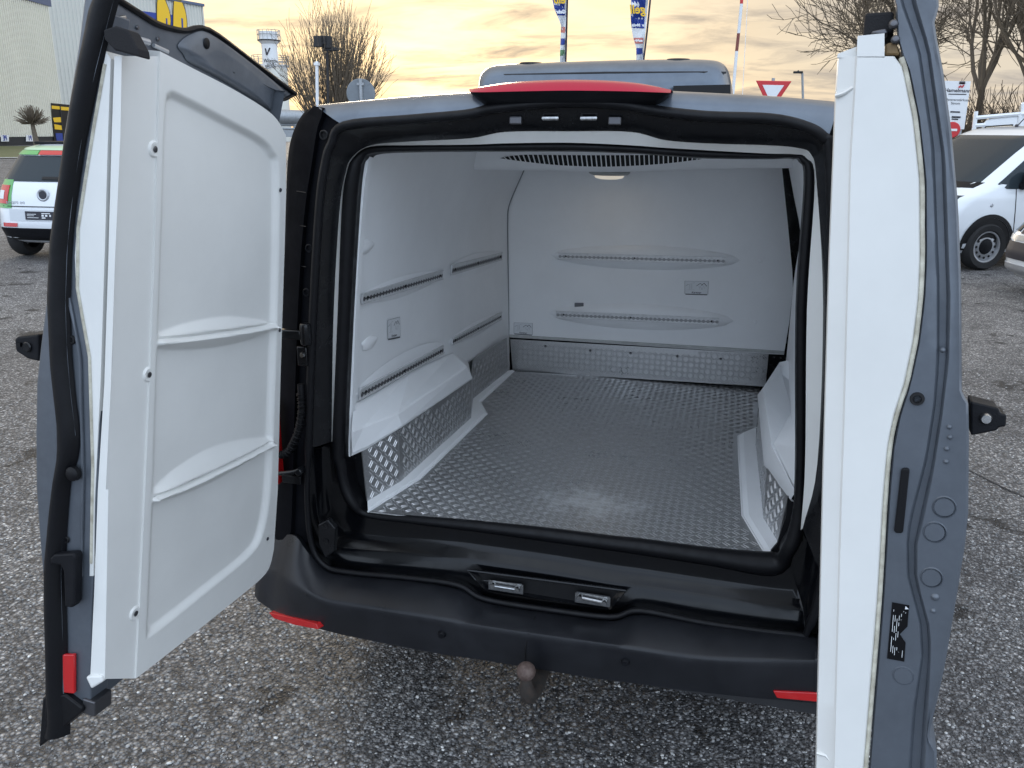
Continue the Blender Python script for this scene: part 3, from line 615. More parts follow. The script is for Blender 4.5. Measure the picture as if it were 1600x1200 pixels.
for q, nh in (([(561,457),(687,421),(687,436),(560,474)], 30), ([(702,413),(781,394),(780,406),(701,430)], 30), ([(558,606),(688,539),(689,551),(557,624)], 30), ([(703,527),(780,487),(780,499),(702,539)], 30)):
    Q = [wallpt(x, y, .008)[0] for x, y in q]; n0 = np.cross(Q[1]-Q[0], Q[3]-Q[0]); n0 /= np.linalg.norm(n0); n0 = n0 if n0[0] > 0 else -n0
    cA, cB = (Q[0]+Q[3])/2, (Q[1]+Q[2])/2; d = cB-cA; vy = (Q[3]-Q[0]); hh = np.linalg.norm(vy)
    if q[0][1] < 500 or q[0][0] > 690: lens(lw, cA-d*.03-n0*.007, cB+d*.04-n0*.007, n0, -vy/hh, hh*.95, hh*1.25, .0065)
    else: lens(lw, cA-d*.02-n0*.007, cB+d*.05-n0*.007, n0, -vy/hh, hh*1.6, hh*.8, .0065)
    rail(lw, Q, n0, nh, .004)
for x, y in ((574, 537), (567, 386)):
    c = wallpt(x, y)[0]; m_ = MB(); rows = []
    for i in range(9):
        s = i/8; cc = c+np.array((0, (s-.35)*.12, 0)); r = .021*math.sin(math.pi*(.12+.88*s))**.8
        rows.append([cc+n0*r*.45*math.sin(t)+np.array((0, 0, 1))*r*math.cos(t) for t in np.linspace(0, math.pi, 9)])
    m_.grid(rows); m_.build('lashing_boss', M_white, lw, 60)
# bulkhead
bk = [(796,527),(794,400),(793,340),(796,320),(806,294),(822,250),(1222,250),(1222,264),(1231,350),(1238,424),(1239,450),(1233,505),(1225,554),(1200,553)]
mb = MB(); mb.prism(XY(bk, YB), (0, .03, 0)); bh = mb.build('bulkhead', M_white, van, 0)
mb = MB(); fl_ = XY([(796,527),(1225,553)], YB-.001); mb.prism([fl_[0], fl_[1], fl_[1]+np.array((0, 0, .014)), fl_[0]+np.array((0, 0, .014))], (0, -.006, 0)); mb.build('bottom_flange', M_offwhite, bh, 0, bevel=.002)
mb = MB(); mb.tube(spline(XY([(795,527),(793.5,400),(793,345),(795,322),(806,294),(822,258)], YB-.004), 4), .0035, 6); mb.build('corner_joint', mat('grey_sealant', (.22, .23, .25), .6), bh, 0)
nb = np.array((0, -1., 0))
for q in ([(873,394),(1134,401),(1134,412),(873,404)], [(870,484.5),(1124,495.5),(1124,506.5),(870,495)]):
    Q = XY(q, YB-.006); cA, cB = (Q[0]+Q[3])/2, (Q[1]+Q[2])/2; d = cB-cA; hh = np.linalg.norm(Q[3]-Q[0])
    lens(bh, cA-d*.055+np.array((0, .006, 0)), cB+d*.085+np.array((0, .006, 0)), nb, np.array((0, 0, 1.)), hh*1.85, hh*1.85, .017)
    rail(bh, [p+np.array((0, -.015, 0)) for p in Q], nb, 38, .003)
for x, y in ((1188, 407), (1180, 503)):
    mb = MB(); mb.lathe([(0, .003), (.006, .003), (.009, .002), (.010, 0)], at(x, y, 1, YB), (0, -1, 0), 14); mb.build('cap', M_white, bh, 50)
mb = MB(); mb.prism(XY([(898,473),(912,473),(912,479.5),(898,479.5)], YB), (0, -.005, 0)); mb.build('label_plate', M_screw, bh, 0)
def tgeo(s, size, bold=0, shear=0):
    cu = bpy.data.curves.new('t', 'FONT'); cu.body = s; cu.size = size; cu.align_x = 'CENTER'; cu.align_y = 'CENTER'; cu.offset = bold; cu.shear = shear; cu.resolution_u = 3
    t = bpy.data.objects.new('t', cu); COL.objects.link(t); bpy.context.view_layer.update()
    me = bpy.data.meshes.new_from_object(t.evaluated_get(bpy.context.evaluated_depsgraph_get()))
    V = [tuple(v.co) for v in me.vertices]; F = [tuple(p.vertices) for p in me.polygons]
    bpy.data.objects.remove(t); bpy.data.meshes.remove(me); return V, F
def sticker(parent, Q, n, scale=1.):
    A, B, C_, D = [np.array(q) for q in Q]; n = np.array(n)
    pt = lambda s, t, o=.0010: (A*(1-s)+B*s)*(1-t)+(D*(1-s)+C_*s)*t+n*o
    m_ = MB(); m_.poly([pt(0, 0, .0006), pt(1, 0, .0006), pt(1, 1, .0006), pt(0, 1, .0006)], 0)
    line = lambda p, q, w: m_.poly([pt(p[0]-w*(q[1]-p[1]), p[1]+w*(q[0]-p[0])), pt(q[0]-w*(q[1]-p[1]), q[1]+w*(q[0]-p[0])), pt(q[0]+w*(q[1]-p[1]), q[1]-w*(q[0]-p[0])), pt(p[0]+w*(q[1]-p[1]), p[1]-w*(q[0]-p[0]))], 1)
    for p, q in (((0, 0), (1, 0)), ((1, 0), (1, .94)), ((1, .94), (0, .94)), ((0, .94), (0, 0))): line(p, q, .006)
    for p, q in (((.05, .34), (.16, .24)), ((.33, .14), (.42, .12)), ((.50, .35), (.66, .16)), ((.66, .16), (.78, .30)), ((.70, .32), (.82, .14)), ((.82, .14), (.94, .36))): line(p, q, .055)
    for p, q in (((.16, .24), (.33, .14)), ((.22, .22), (.22, .60)), ((.30, .2), (.30, .58)), ((.12, .64), (.42, .64)), ((.60, .35), (.66, .60)), ((.66, .35), (.74, .62)), ((.80, .34), (.74, .6)), ((.86, .34), (.84, .58))): line(p, q, .010)
    line((.03, .985), (.97, .985), .03)
    W = np.linalg.norm(B-A); H = np.linalg.norm(D-A)
    V, F = tgeo('Kerstner', 1, .02, .2)
    xs = [v[0] for v in V]; k = .42/(max(xs)-min(xs))
    m_.add([pt(.5+v[0]*k, .84-v[1]*k*W/H) for v in V], F, 1)
    return m_.build('sticker', [M_signwhite, M_print], parent, 0)
sticker(bh, XY([(1070,439),(1107,439.5),(1106,461),(1070,460)], YB), nb)
sticker(bh, XY([(803,504),(832,505),(832,524),(803,522)], YB), nb)
sticker(lw, [wallpt(x, y, .003)[0] for x, y in ((604,500),(623,495),(624,527),(604,531))], n0)
# dark body metal behind the gap at the sliding door
mb = MB(); mb.box((.75, YB+.09, 1.2), (.65, .02, 1.3)); mb.box((.83, 1.2, 1.2), (.02, 1.3, 1.3)); mb.build('inner_body_panel', M_black, van, 0)
mb = MB(); mb.prism(XY([(1198,548),(1232,548),(1232,612),(1190,612)], YB+.02), (0, .01, 0)); pp = mb.build('pillar_panel', M_black, van, 0)
for x, y in ((1210, 558), (1220, 559)):
    mb = MB(); mb.lathe([(0, .003), (.004, .003), (.005, 0)], at(x, y, 1, YB+.018), (0, -1, 0), 8); mb.build('rivet', M_steel, pp, 0)
# right wall
rr = [(1243,786),(1244,700),(1245,480),(1249,400),(1255,320),(1259,280),(1258,238)]
rfw = [(1224,580),(1229,556),(1240,440),(1249,384),(1250,357),(1241,310),(1231,255)]
RR = spline(XY(rr, .128), 3); RF = spline(XY(rfw, 1.50), 3)
RR = [p+np.array((.004, 0, 0)) for p in RR]
mb = MB(); mb.grid([[r*(1-t)+f*t for r, f in zip(RR, RF)] for t in np.linspace(0, 1, 12)]); rw = mb.build('side_wall', M_white, van, 60, label='right white side wall of the cargo hold')
# right wheel box
lo = [vplane(1188,620,BtmR[1],BtmR[2]), vplane(1199,727,BtmR[1],BtmR[2]), at(1243,784,1,.135)]
lo = [p+np.array((-.010, 0, 0)) for p in lo]
fo = [at(1192,606,0,lo[0][0]+.004), at(1206,698,0,lo[1][0]+.006), at(1243,768,1,.15)]
ba = [at(1221,584,1,1.1), at(1238,640,1,.8), at(1246,700,1,.135)]
mb = MB(); mb.grid([[p+np.array((.006, 0, 0)) for p in lo], lo, [p*.8+q*.2+np.array((-.003, 0, 0)) for p, q in zip(lo, fo)], fo, [p*.94+q*.06 for p, q in zip(fo, ba)], ba])
hd = [at(1218,566,1,1.12), at(1232,563,1,1.15)]
mb.poly([fo[0], ba[0], hd[0]]); mb.poly([ba[0], hd[0], hd[1], at(1240,600,1,1.0)]); mb.poly([ba[0], at(1240,600,1,1.0), at(1246,640,1,.6), ba[1]]); mb.poly([ba[1], at(1246,640,1,.6), at(1247,690,1,.2), ba[2]])
mb.build('wheel_box', M_white, van, 25)
# ceiling and evaporator housing with vent
yev = 1.05
EV = XY([(560,258),(580,263),(700,264.5),(811,265.5),(880,267),(950,268),(1020,267),(1120,263),(1236,262),(1262,262)], yev)
ET = XY([(560,228),(580,228),(700,228),(811,228),(880,228),(950,228),(1020,228),(1120,232),(1236,236),(1262,236)], yev-.05)
E1, E2 = spline(EV, 3), spline(ET, 3)
mb = MB(); mb.grid([E2, [p*.5+q*.5+np.array((0, -.004, 0)) for p, q in zip(E1, E2)], [p*.1+q*.9+np.array((0, -.003, 0)) for p, q in zip(E2, E1)], [p+np.array((0, .012, -.002)) for p in E1], [np.array((p[0], YB, p[2]-.004)) for p in E1]])
ev = mb.build('evaporator_housing', M_white, van, 40)
mb = MB(); cz0 = at(890, 235, 1, .12)[2]; mb.grid([[np.array((x, .13, cz0+.004)) for x in (-.60, -.3, 0, .3, .60)], [np.array((p[0], p[1]-.002, p[2]-.012)) for p in (E2[0], E2[7], E2[14], E2[20], E2[-1])]]); mb.build('ceiling', M_white, van, 40)
vt = [(781,247),(800,243.5),(840,240.5),(880,239.5),(940,239.5),(1000,241),(1050,244),(1097,248.5)]
vb = [(781,247),(800,250),(840,255),(880,258.5),(940,260.5),(1000,258.5),(1050,254.5),(1097,248.5)]
ysl = yev-.035
VT, VB_ = spline(XY(vt, ysl), 6), spline(XY(vb, ysl), 6)
mb = MB(); mb.grid([VT, VB_]); vent = mb.build('vent_opening', M_hole, ev, 0)
for i in range(41):
    x0 = 789+i*7.5; x = x0
    ty = np.interp(x, [p[0] for p in vt], [p[1] for p in vt])-.8; by = np.interp(x, [p[0] for p in vb], [p[1] for p in vb])+.8
    sl = 2.6*(1-(x-789)/300*1.15)
    A, B = at(x-sl, ty, 1, ysl-.006), at(x+sl, by, 1, ysl-.006)
    mb = MB(); w = .0018
    mb.add([A+np.array((-w, 0, 0)), A+np.array((w, 0, 0)), B+np.array((w, 0, 0)), B+np.array((-w, 0, 0)), A+np.array((-w, .012, 0)), A+np.array((w, .012, 0)), B+np.array((w, .012, 0)), B+np.array((-w, .012, 0))], [(0, 1, 2, 3), (4, 5, 1, 0), (1, 5, 6, 2), (0, 3, 7, 4), (3, 2, 6, 7)])
    mb.build('slat', M_white, ev, 0)
cl = at(952, 274, 1, 1.48)
mb = MB(); mb.lathe([(.085, .012), (.082, .004), (.07, -.002), (0, -.004)], cl+np.array((0, 0, .003)), (0, 0, 1), 28); lamp = mb.build('interior_lamp', M_offwhite, ev, 50)
mb = MB(); mb.lathe([(.062, -.002), (.056, -.012), (.035, -.017), (0, -.019)], cl+np.array((0, 0, .002)), (0, 0, 1), 28); mb.build('lamp_lens', mat('warm_lamp_lens', (.8, .75, .65), .25, emis=(1, .9, .75, .25)), ev, 60)
ld = bpy.data.lights.new('interior_lamp_light', 'AREA'); ld.shape = 'DISK'; ld.size = .11; ld.energy = .05; ld.color = (1, .80, .52)
lo_ = bpy.data.objects.new('interior_lamp_light', ld); COL.objects.link(lo_); lo_.location = Vector(cl)+Vector((0, 0, -.026)); lo_.parent = van
# black corner mouldings at the rear edge of the floor
mb = MB(); mb.prism(XY([(536,700),(566,704),(569,762),(580,782),(574,800),(555,790),(540,760)], .16), (0, .01, 0)); cm = mb.build('corner_moulding', M_rubber, van, 0)
for x, y in ((545, 722), (555, 716), (573, 795)):
    mb = MB(); mb.lathe([(0, .003), (.0025, .003), (.0035, 0)], at(x, y, 1, .158), (0, -1, 0), 8); mb.build('rivet', M_steel, cm, 0)
mb = MB(); mb.prism(XY([(1246,770),(1231,776),(1228,806),(1214,850),(1199,868),(1225,868),(1246,820)], .16), (0, .01, 0)); mb.build('corner_moulding', M_rubber, van, 0)

# ================================================================ rear doors, built closed and swung about their leaning hinge lines
def door_matrix(side, ang):
    H = Vector((side*.762, .003, 1.2)); a = Vector((-side*math.sin(.093), 0, math.cos(.093)))
    return Matrix.Translation(H) @ Matrix.Rotation(side*ang, 4, a) @ Matrix.Translation(-H)
LD, RD = door_matrix(-1, 1.588), door_matrix(1, 1.43)
itp = lambda pts, y: float(np.interp(y, [p[1] for p in pts], [p[0] for p in pts]))
def end_pts(pts, x, M): return [at(a_, b_, 0, x, M) for a_, b_ in pts]
def face_pts(pts, y, M): return [at(a_, b_, 1, y, M) for a_, b_ in pts]
def bands(mb, edges, ys, M, depth, mi=0):
    """surface over rows of survey heights; edges = list of (polyline of pixel edge, local x)"""
    rows = []
    for y in ys: rows.append([at(itp(e, y), y, 0, x, M) for e, x in edges])
    mb.grid(rows, mi); return rows

# ---- left door
sk = [(132,-20),(125,43),(113,120),(98,210),(87,300),(75,400),(68,515),(57,560),(54,640),(55,800),(65,868),(66,955),(70,1060),(71,1130),(60,1168)]
sealL = [(150,-20),(136,12),(108,156),(87,300),(75,380),(71,467),(76,572),(86,660),(87,712),(79,770),(75,800),(72,829),(66,885),(66,955),(69,1060),(71,1130),(62,1166)]
sealR = [(186,-20),(178,12),(152,110),(128,230),(113,330),(107,400),(105,480),(108,560),(114,625),(121,677),(119,712),(106,755),(103,790),(100,832),(98,902),(101,1007),(101,1088),(106,1120)]
covL = [(166,80),(160,110),(146,190),(130,290),(120,357),(117,400),(119,450),(128,502),(138,558),(140,625),(143,730),(142,800),(140,900)]
gapL = [(173,80),(168,230),(164,380),(157,600),(148,780),(142,960),(138,1060)]
gapR = [(179,80),(174,230),(170,380),(163,600),(152,780),(146,960),(141,1060)]
corn = [(191,88),(189,210),(180,415),(174,600),(166,765),(161,930),(156,1060)]
XE = -.005
face_pts_ = lambda pts, y: [at(a_, b_, 1, y, LD) for a_, b_ in pts]
# outer skin with the door's thickness
zt0, zt1 = face_pts_([(185,0),(455,150)], .034)
skz = lambda x, z, t: max(min(z, zt0[2]+(zt1[2]-zt0[2])*(x-zt0[0])/(zt1[0]-zt0[0])-.012), .45 if t < .1 else .615)
ysr = np.array([-20, 60, 130, 210, 300, 380, 470, 540, 600, 680, 760, 830, 900, 980, 1060, 1110])
rows = []
hx = lambda z: -(.615+.077*(1.2-z))
for y in ysr:
    p = at(itp(sk, y), y, 0, .004, LD); q = at(itp(sealR, y), y, 0, .0, LD)
    rows.append([np.array((0., q[1]-.004, q[2])), np.array((.004, p[1]+.006, p[2])), np.array((.0, p[1], p[2]))]+[np.array((hx(p[2])*t, p[1]+.035*(1-math.cos(t*1.35)), skz(hx(p[2])*t, p[2], t))) for t in (.05, .2, .4, .6, .8, .95, 1.)]+[np.array((hx(p[2])*1.0, max(p[1]+.06, .03), skz(hx(p[2]), p[2], 1.)))])
mb = MB(); mb.grid(rows); ldoor = mb.build('rear_door', M_paintin, van, 40, M=LD, label='left rear door open towards the camera with ribbed white lining facing right')
# steel end of the door
steelR = [(a_+6, b_) for a_, b_ in gapL]
sp = [(sealR[i][0]-8, sealR[i][1]) for i in range(len(sealR))]
mb = MB()
left_e = [(itp(sealR, y)-10, y) for y in (20, 110, 230, 330, 400, 480, 560, 625, 677, 712, 755, 832, 902, 1007, 1088)]
right_e = [(172,20),(168,60),(164,110),(160,230),(150,330),(150,400),(152,480),(156,560),(156,625),(155,700),(152,780),(148,860),(143,960),(142,1060),(141,1108)]
mb.prism(end_pts(left_e+[(101,1096)]+right_e[::-1], -.010, LD), (-.05, 0, 0)); mb.build('door_end', M_paintin, ldoor, 0, bevel=.003)
mb = MB(); A = spline(end_pts([(itp(covL, y)-13+0, y) for y in (330, 400, 450, 502, 558, 625, 730, 800, 900)], -.008, LD), 3); mb.tube(A, .0035, 6); mb.build('end_crease', M_paintin, ldoor, 60)
# closing seal down the middle edge
rows = []
ys2 = list(range(-20, 1160, 18))
for y in ys2:
    l, r = at(itp(sealL, y), y, 0, .0, LD), at(itp(sealR, min(y, 1118)), y, 0, .0, LD)
    rows.append([l*(1-t)+r*t+np.array((.022*math.sin(math.pi*t)**.7-.008, 0, 0)) for t in np.linspace(0, 1, 9)])
mb = MB(); mb.grid(rows); mb.build('middle_seal', M_rubber, ldoor, 60)
mb = MB(); mb.prism(end_pts([(66,1090),(100,1085),(128,1106),(128,1113),(98,1138),(60,1169)], .004, LD), (-.06, 0, 0)); mb.build('seal_foot', M_rubber, ldoor, 0, bevel=.004)
mb = MB(); mb.prism(end_pts([(69,950),(76,945),(78,1120),(70,1125)], .006, LD), (-.03, 0, 0)); mb.build('edge_guard', M_rubber, ldoor, 0, bevel=.003)
# white cover strip, joint, liner body
mb = MB(); mb.prism(end_pts(covL+[(146,900),(148,780),(157,600),(164,380),(168,230),(173,92)], -.0085, LD), (-.05, 0, 0)); mb.build('cover_strip', M_white2, ldoor, 0)
mb = MB(); mb.tube([p+np.array((.0, 0, 0)) for p in end_pts([(itp(covL, y)+2, y) for y in (100, 190, 290, 357, 450, 502, 558, 625, 730, 880)], -.0075, LD)], .0028, 5); mb.build('gasket', M_gasket, ldoor, 0)
mb = MB(); mb.prism(end_pts([(172,95),(167,230),(163,380),(156,600),(147,780),(140,1060),(143,1060),(154,780),(165,600),(173,380),(177,230),(181,95)], -.020, LD), (-.05, 0, 0)); mb.build('liner_joint', M_hole, ldoor, 0)
CR = [(250,80),(246,230),(241,415),(233,625),(224,832),(213,1060)]
YP = .078
crease = face_pts(CR, YP, LD); cornl = [at(a_, b_, 0, XE, LD) for a_, b_ in corn]
mb = MB()
gl = [at(itp(gapR, b_), b_, 0, XE-.002, LD) for a_, b_ in corn]
mb.grid([[p+np.array((-.04, 0, 0)) for p in gl], gl, [p*.96+q*.04 for p, q in zip(gl, cornl)], [p*.08+q*.92+np.array((-.0005, 0, 0)) for p, q in zip(gl, cornl)],
         [np.array((XE-.003, YP, p[2])) for p in cornl], [c*.98+np.array((XE-.003, YP, p[2]))*.02 for c, p in zip(face_pts([(itp(CR, b_), b_) for a_, b_ in corn], YP, LD), cornl)]]); mb.build('liner_edge', M_white2, ldoor, 25)
mb = MB(); mb.prism(end_pts([(133,1058),(141,1056),(158,1056),(160,1066),(142,1077)], -.001, LD), (-.05, 0, 0)); mb.build('liner_foot', M_white2, ldoor, 0, bevel=.004)
# ribbed inner panel
def coons(Lc, Rc, Tc, Bc, nu, nv):
    def rs(P, n):
        P = np.array(P); s = np.r_[0, np.cumsum(np.linalg.norm(np.diff(P, axis=0), axis=1))]; s /= s[-1]
        return np.array([[np.interp(t, s, P[:, k]) for k in range(P.shape[1])] for t in np.linspace(0, 1, n)])
    L_, R_, T_, B_ = rs(Lc, nv), rs(Rc, nv), rs(Tc, nu), rs(Bc, nu)      # L,R from bottom to top; T,B from left to right
    u = np.linspace(0, 1, nu)[None, :, None]; v = np.linspace(0, 1, nv)[:, None, None]
    return (1-u)*L_[:, None]+u*R_[:, None]+(1-v)*B_[None]+v*T_[None]-((1-u)*(1-v)*B_[0]+u*(1-v)*B_[-1]+(1-u)*v*T_[0]+u*v*T_[-1])
YQ = YP+.004
Lc = face_pts(CR[::-1], YQ, LD); Rc = face_pts([(428,858),(434,765),(438,600),(441,500),(445,380),(447,300),(447,212)], YQ, LD)
Tc = spline(face_pts([(250,80),(300,106),(360,137),(410,167),(433,187),(447,212)], YQ, LD), 5); Bc = spline(face_pts([(213,1060),(300,992),(380,928),(410,902),(422,884),(428,858)], YQ, LD), 5)
NU, NV = 84, 440
G = coons(Lc, Rc, Tc, Bc, NU, NV)
rec = np.array([[p[0], p[2]] for p in spline(face_pts([(262,165),(270,152),(278,150),(360,192),(410,220),(427,240),(434,268),(433,420),(427,620),(421,760),(410,830),(390,866),(320,924),(245,984),(236,986),(233,975),(241,780),(249,530),(256,330)], YQ, LD), 4, True)])
def sdf(P, poly):
    d = np.full(len(P), 1e9); ins_ = np.zeros(len(P), bool); n = len(poly)
    for i in range(n):
        a_, b_ = poly[i], poly[i-1]; e = b_-a_; w = P-a_
        t = np.clip((w @ e)/(e @ e+1e-12), 0, 1); d = np.minimum(d, ((w-t[:, None]*e)**2).sum(1))
        c = ((a_[1] > P[:, 1]) != (b_[1] > P[:, 1])) & (P[:, 0] < (b_[0]-a_[0])*(P[:, 1]-a_[1])/(b_[1]-a_[1]+1e-12)+a_[0]); ins_ ^= c
    return np.sqrt(d)*np.where(ins_, -1, 1)
P2 = G[:, :, [0, 2]].reshape(-1, 2)
sdv = sdf(P2, rec)
sst = lambda x: np.clip(x, 0, 1)**2*(3-2*np.clip(x, 0, 1))
h = -.013*sst((.007-sdv)/.016)
def rib(up_, rd, lw_):
    U, R_, W = [np.array([[p[0], p[2]] for p in spline(face_pts(q, YQ, LD), 8)]) for q in (up_, rd, lw_)]
    o = np.argsort(U[:, 0]); zu = np.interp(P2[:, 0], U[o][:, 0], U[o][:, 1]); o = np.argsort(R_[:, 0]); zr = np.interp(P2[:, 0], R_[o][:, 0], R_[o][:, 1]); o = np.argsort(W[:, 0]); zl = np.interp(P2[:, 0], W[o][:, 0], W[o][:, 1])
    xin = sst((P2[:, 0].max()*0+R_[:, 0].max()+.004-P2[:, 0])/.008)*sst((P2[:, 0]-R_[:, 0].min()+.004)/.008)
    tu = np.clip((zu-P2[:, 1])/np.maximum(zu-zr, 1e-4), 0, 1); tl = np.clip((P2[:, 1]-zl)/np.maximum(zr-zl, 1e-4), 0, 1)
    hh = np.where(P2[:, 1] > zr, .024*tu, .024*np.minimum(1, tl*1.3))
    hh = np.where((P2[:, 1] > zu) | (P2[:, 1] < zl), 0, hh)
    g = np.exp(-((P2[:, 1]-zr-.002)/.0042)**2)*.013
    return (hh-g*(hh > .001))*xin
h += rib([(250,524),(300,506),(357,496),(400,499),(432,505)], [(250,533),(340,521),(432,508)], [(250,546),(300,548),(350,543),(400,531),(432,516)])
h += rib([(241,772),(280,735),(332,703),(380,689),(426,684)], [(241,780),(330,739),(426,692)], [(241,788),(290,775),(350,748),(390,725),(426,702)])
G2 = G.copy(); G2[:, :, 1] += h.reshape(G.shape[:2])
mb = MB(); mb.grid([[p for p in r] for r in G2])
bd = [G2[i, 0] for i in range(NV)]+[G2[-1, j] for j in range(1, NU)]+[G2[i, -1] for i in range(NV-2, -1, -1)]+[G2[0, j] for j in range(NU-2, 0, -1)]
mb.grid([[p+np.array((0, .0, 0)) for p in bd], [np.array((p[0], .035, p[2])) for p in bd]], closed=True)
mb.build('liner_panel', M_white2, ldoor, 50)
for x, y in ((240,233),(231,585),(210,958)):
    c = at(x, y, 1, YP, LD); mb = MB(); mb.lathe([(0, .002), (.006, .002), (.007, .0035), (.013, .004), (.016, .0)], c, (0, 1, 0), 18); f_ = mb.build('screw_cup', M_white2, ldoor, 40)
    mb = MB(); mb.lathe([(0, .0055), (.004, .0055), (.006, .0045)], c, (0, 1, 0), 12); mb.build('screw', M_screw, ldoor, 40)
for x, y in ((438,297),(437,516),(418,842)):
    mb = MB(); mb.lathe([(0, .002), (.004, .002), (.005, 0)], at(x, y, 1, YQ+.001, LD), (0, 1, 0), 10); mb.build('screw', M_print, ldoor, 0)
# painted inner sheet with the flared top edge
mb = MB(); mb.prism(face_pts([(160,-30),(185,0),(245,38),(290,48),(326,47),(395,97),(461,147),(435,157),(428,180),(424,260),(415,500),(405,820),(385,880),(213,1045),(146,1100),(150,400)], .034, LD), (0, -.012, 0)); mb.build('inner_sheet', M_paintin, ldoor, 0, bevel=.003)
A = spline(face_pts([(182,-2),(215,19),(245,37),(270,45),(290,48),(326,47),(395,97),(461,147)], .036, LD), 4); mb = MB(); mb.tube(A, .006, 6)
mb.tube(spline(face_pts([(461,147),(446,155),(435,158),(430,170),(428,180)], .036, LD), 3), .004, 6); mb.build('top_weatherstrip', M_rubber, ldoor, 60)
ph = np.array([(300,52),(325,50),(395,100),(448,146),(430,152),(424,172),(418,170),(380,145),(330,116),(296,98),(286,84),(278,70)])
pc = ph.mean(0)
def pad_rows(k): return spline(face_pts([(pc[0]+(p[0]-pc[0])*k, pc[1]+(p[1]-pc[1])*k) for p in ph], .036, LD), 4, True)
mb = MB(); mb.grid([pad_rows(1.0), [p+np.array((0, .006, 0)) for p in pad_rows(.93)], [p+np.array((0, .010, 0)) for p in pad_rows(.80)], [p+np.array((0, .010, 0)) for p in pad_rows(.5)], [p+np.array((0, .010, 0)) for p in pad_rows(.02)]], closed=True); mb.build('pressing', M_paintin, ldoor, 60)
for x, y, r in ((323,68,.011), (215,43,.004), (247,61,.004), (176,13,.006)):
    mb = MB(); mb.lathe([(0, .002), (r*.7, .002), (r, .0)], at(x, y, 1, .047 if r > .01 else .036, LD), (0, 1, 0), 14); mb.build('drain_plug', M_screw if r < .005 else M_rubber, ldoor, 40)
# top lock: foam wedge, catch, bright latch
mb = MB(); mb.prism(end_pts([(161,46),(163,62),(178,78),(217,89),(215,76),(199,46),(180,40)], .012, LD), (-.030, 0, 0)); mb.build('foam_wedge', M_foam, ldoor, 0, bevel=.003)
mb = MB(); mb.prism(face_pts([(178,25),(190,23),(195,45),(184,50)], .040, LD), (0, .01, 0)); mb.prism(face_pts([(170,22),(174,22),(174,40),(168,40)], .040, LD), (0, .006, 0)); mb.build('top_latch', M_steel, ldoor, 0, bevel=.002)
mb = MB(); mb.tube(face_pts([(217,62),(225,64),(232,66)], .045, LD), .006, 8); mb.tube(face_pts([(240,71),(262,81)], .04, LD), .004, 6); mb.build('lock_rod', M_silver, ldoor, 50)
# fittings on the end of the door
mb = MB(); mb.prism(end_pts([(91,866),(97,860),(127,858),(131,864),(129,936),(125,943),(114,941),(112,886),(108,877),(92,875)], -.006, LD), (.022, 0, 0)); mb.build('inside_handle', M_plastic, ldoor, 0, bevel=.004)
mb = MB(); mb.prism(end_pts([(101,1020),(120,1020),(120,1081),(101,1079)], -.008, LD), (.008, 0, 0)); mb.build('reflector', M_red, ldoor, 0, bevel=.002)
for x, y, r in ((113,531,.007), (104,843,.006), (101,890,.004), (109,902,.005)):
    mb = MB(); mb.lathe([(0, .0), (r*.6, .0), (r*.7, .003), (r, .003), (r*1.2, 0)], at(x, y, 0, -.008, LD), (1, 0, 0), 16); mb.build('end_plug', M_hole, ldoor, 40)
mb = MB(); mb.lathe([(0, .012), (.010, .012), (.014, .009), (.015, 0)], at(117, 739, 0, .0, LD), (1, 0, 0), 20); mb.build('rubber_buffer', M_rubber, ldoor, 40)
mb = MB(); mb.prism(end_pts([(22,529),(27,526),(60,522),(60,565),(43,561),(24,549)], -.02, LD), (-.05, 0, 0)); lc = mb.build('door_catch', M_plastic, ldoor, 0, bevel=.004)
mb = MB(); mb.lathe([(0, .004), (.008, .004), (.010, .002), (.010, 0)], at(43, 542, 0, -.019, LD), (1, 0, 0), 14); mb.box(at(30, 538, 0, -.018, LD), (.006, .010, .008)); mb.build('catch_screw', M_black, ldoor, 40)
mb = MB(); mb.box(at(152, 1096, 0, -.03, LD), (.05, .03, .035)); mb.build('lower_latch', M_screw, ldoor, 0, bevel=.003)

# ---- right door
f1 = [(1311,60),(1309,83),(1304,157),(1294,412),(1285,733),(1275,1148),(1273,1240)]
cz = [(1340,60),(1339,71),(1328,262),(1325,400),(1318,667),(1314,780),(1303,1182),(1301,1240)]
gk = [(1382,52),(1382,86),(1405,89),(1412,112),(1427,187),(1437,281),(1438,400),(1435,467),(1427,533),(1413,600),(1397,650),(1387,700),(1380,783),(1371,937),(1350,1197),(1346,1240)]
gL = [(1404,-15),(1412,15),(1435,75),(1457,225),(1461,337),(1465,433),(1465,567),(1460,633),(1447,717),(1425,797),(1417,840),(1419,902),(1438,972),(1441,1025),(1427,1112),(1418,1240)]
gR = [(1424,-15),(1431,15),(1450,75),(1474,244),(1480,412),(1482,467),(1480,567),(1470,650),(1457,733),(1443,797),(1431,850),(1431,905),(1452,983),(1452,1032),(1445,1130),(1439,1240)]
rs = [(1466,-15),(1467,10),(1460,32),(1462,50),(1474,112),(1487,206),(1497,319),(1502,442),(1503,617),(1513,628),(1514,690),(1513,800),(1508,850),(1494,937),(1476,1042),(1466,1088),(1454,1137),(1452,1154),(1464,1175),(1463,1240)]
stL = [(1392,-15),(1399,10),(1402,60),(1410,88),(1420,112),(1435,187),(1445,281),(1446,400),(1443,467),(1435,533),(1421,600),(1405,650),(1395,700),(1388,783),(1379,937),(1358,1197),(1354,1240)]
ysr = np.array(list(range(-15, 600, 25))+[610, 622, 630, 650, 675, 690, 700]+list(range(725, 1140, 25))+[1137, 1150, 1160, 1175, 1200, 1240], float); ysr.sort()
rows = []
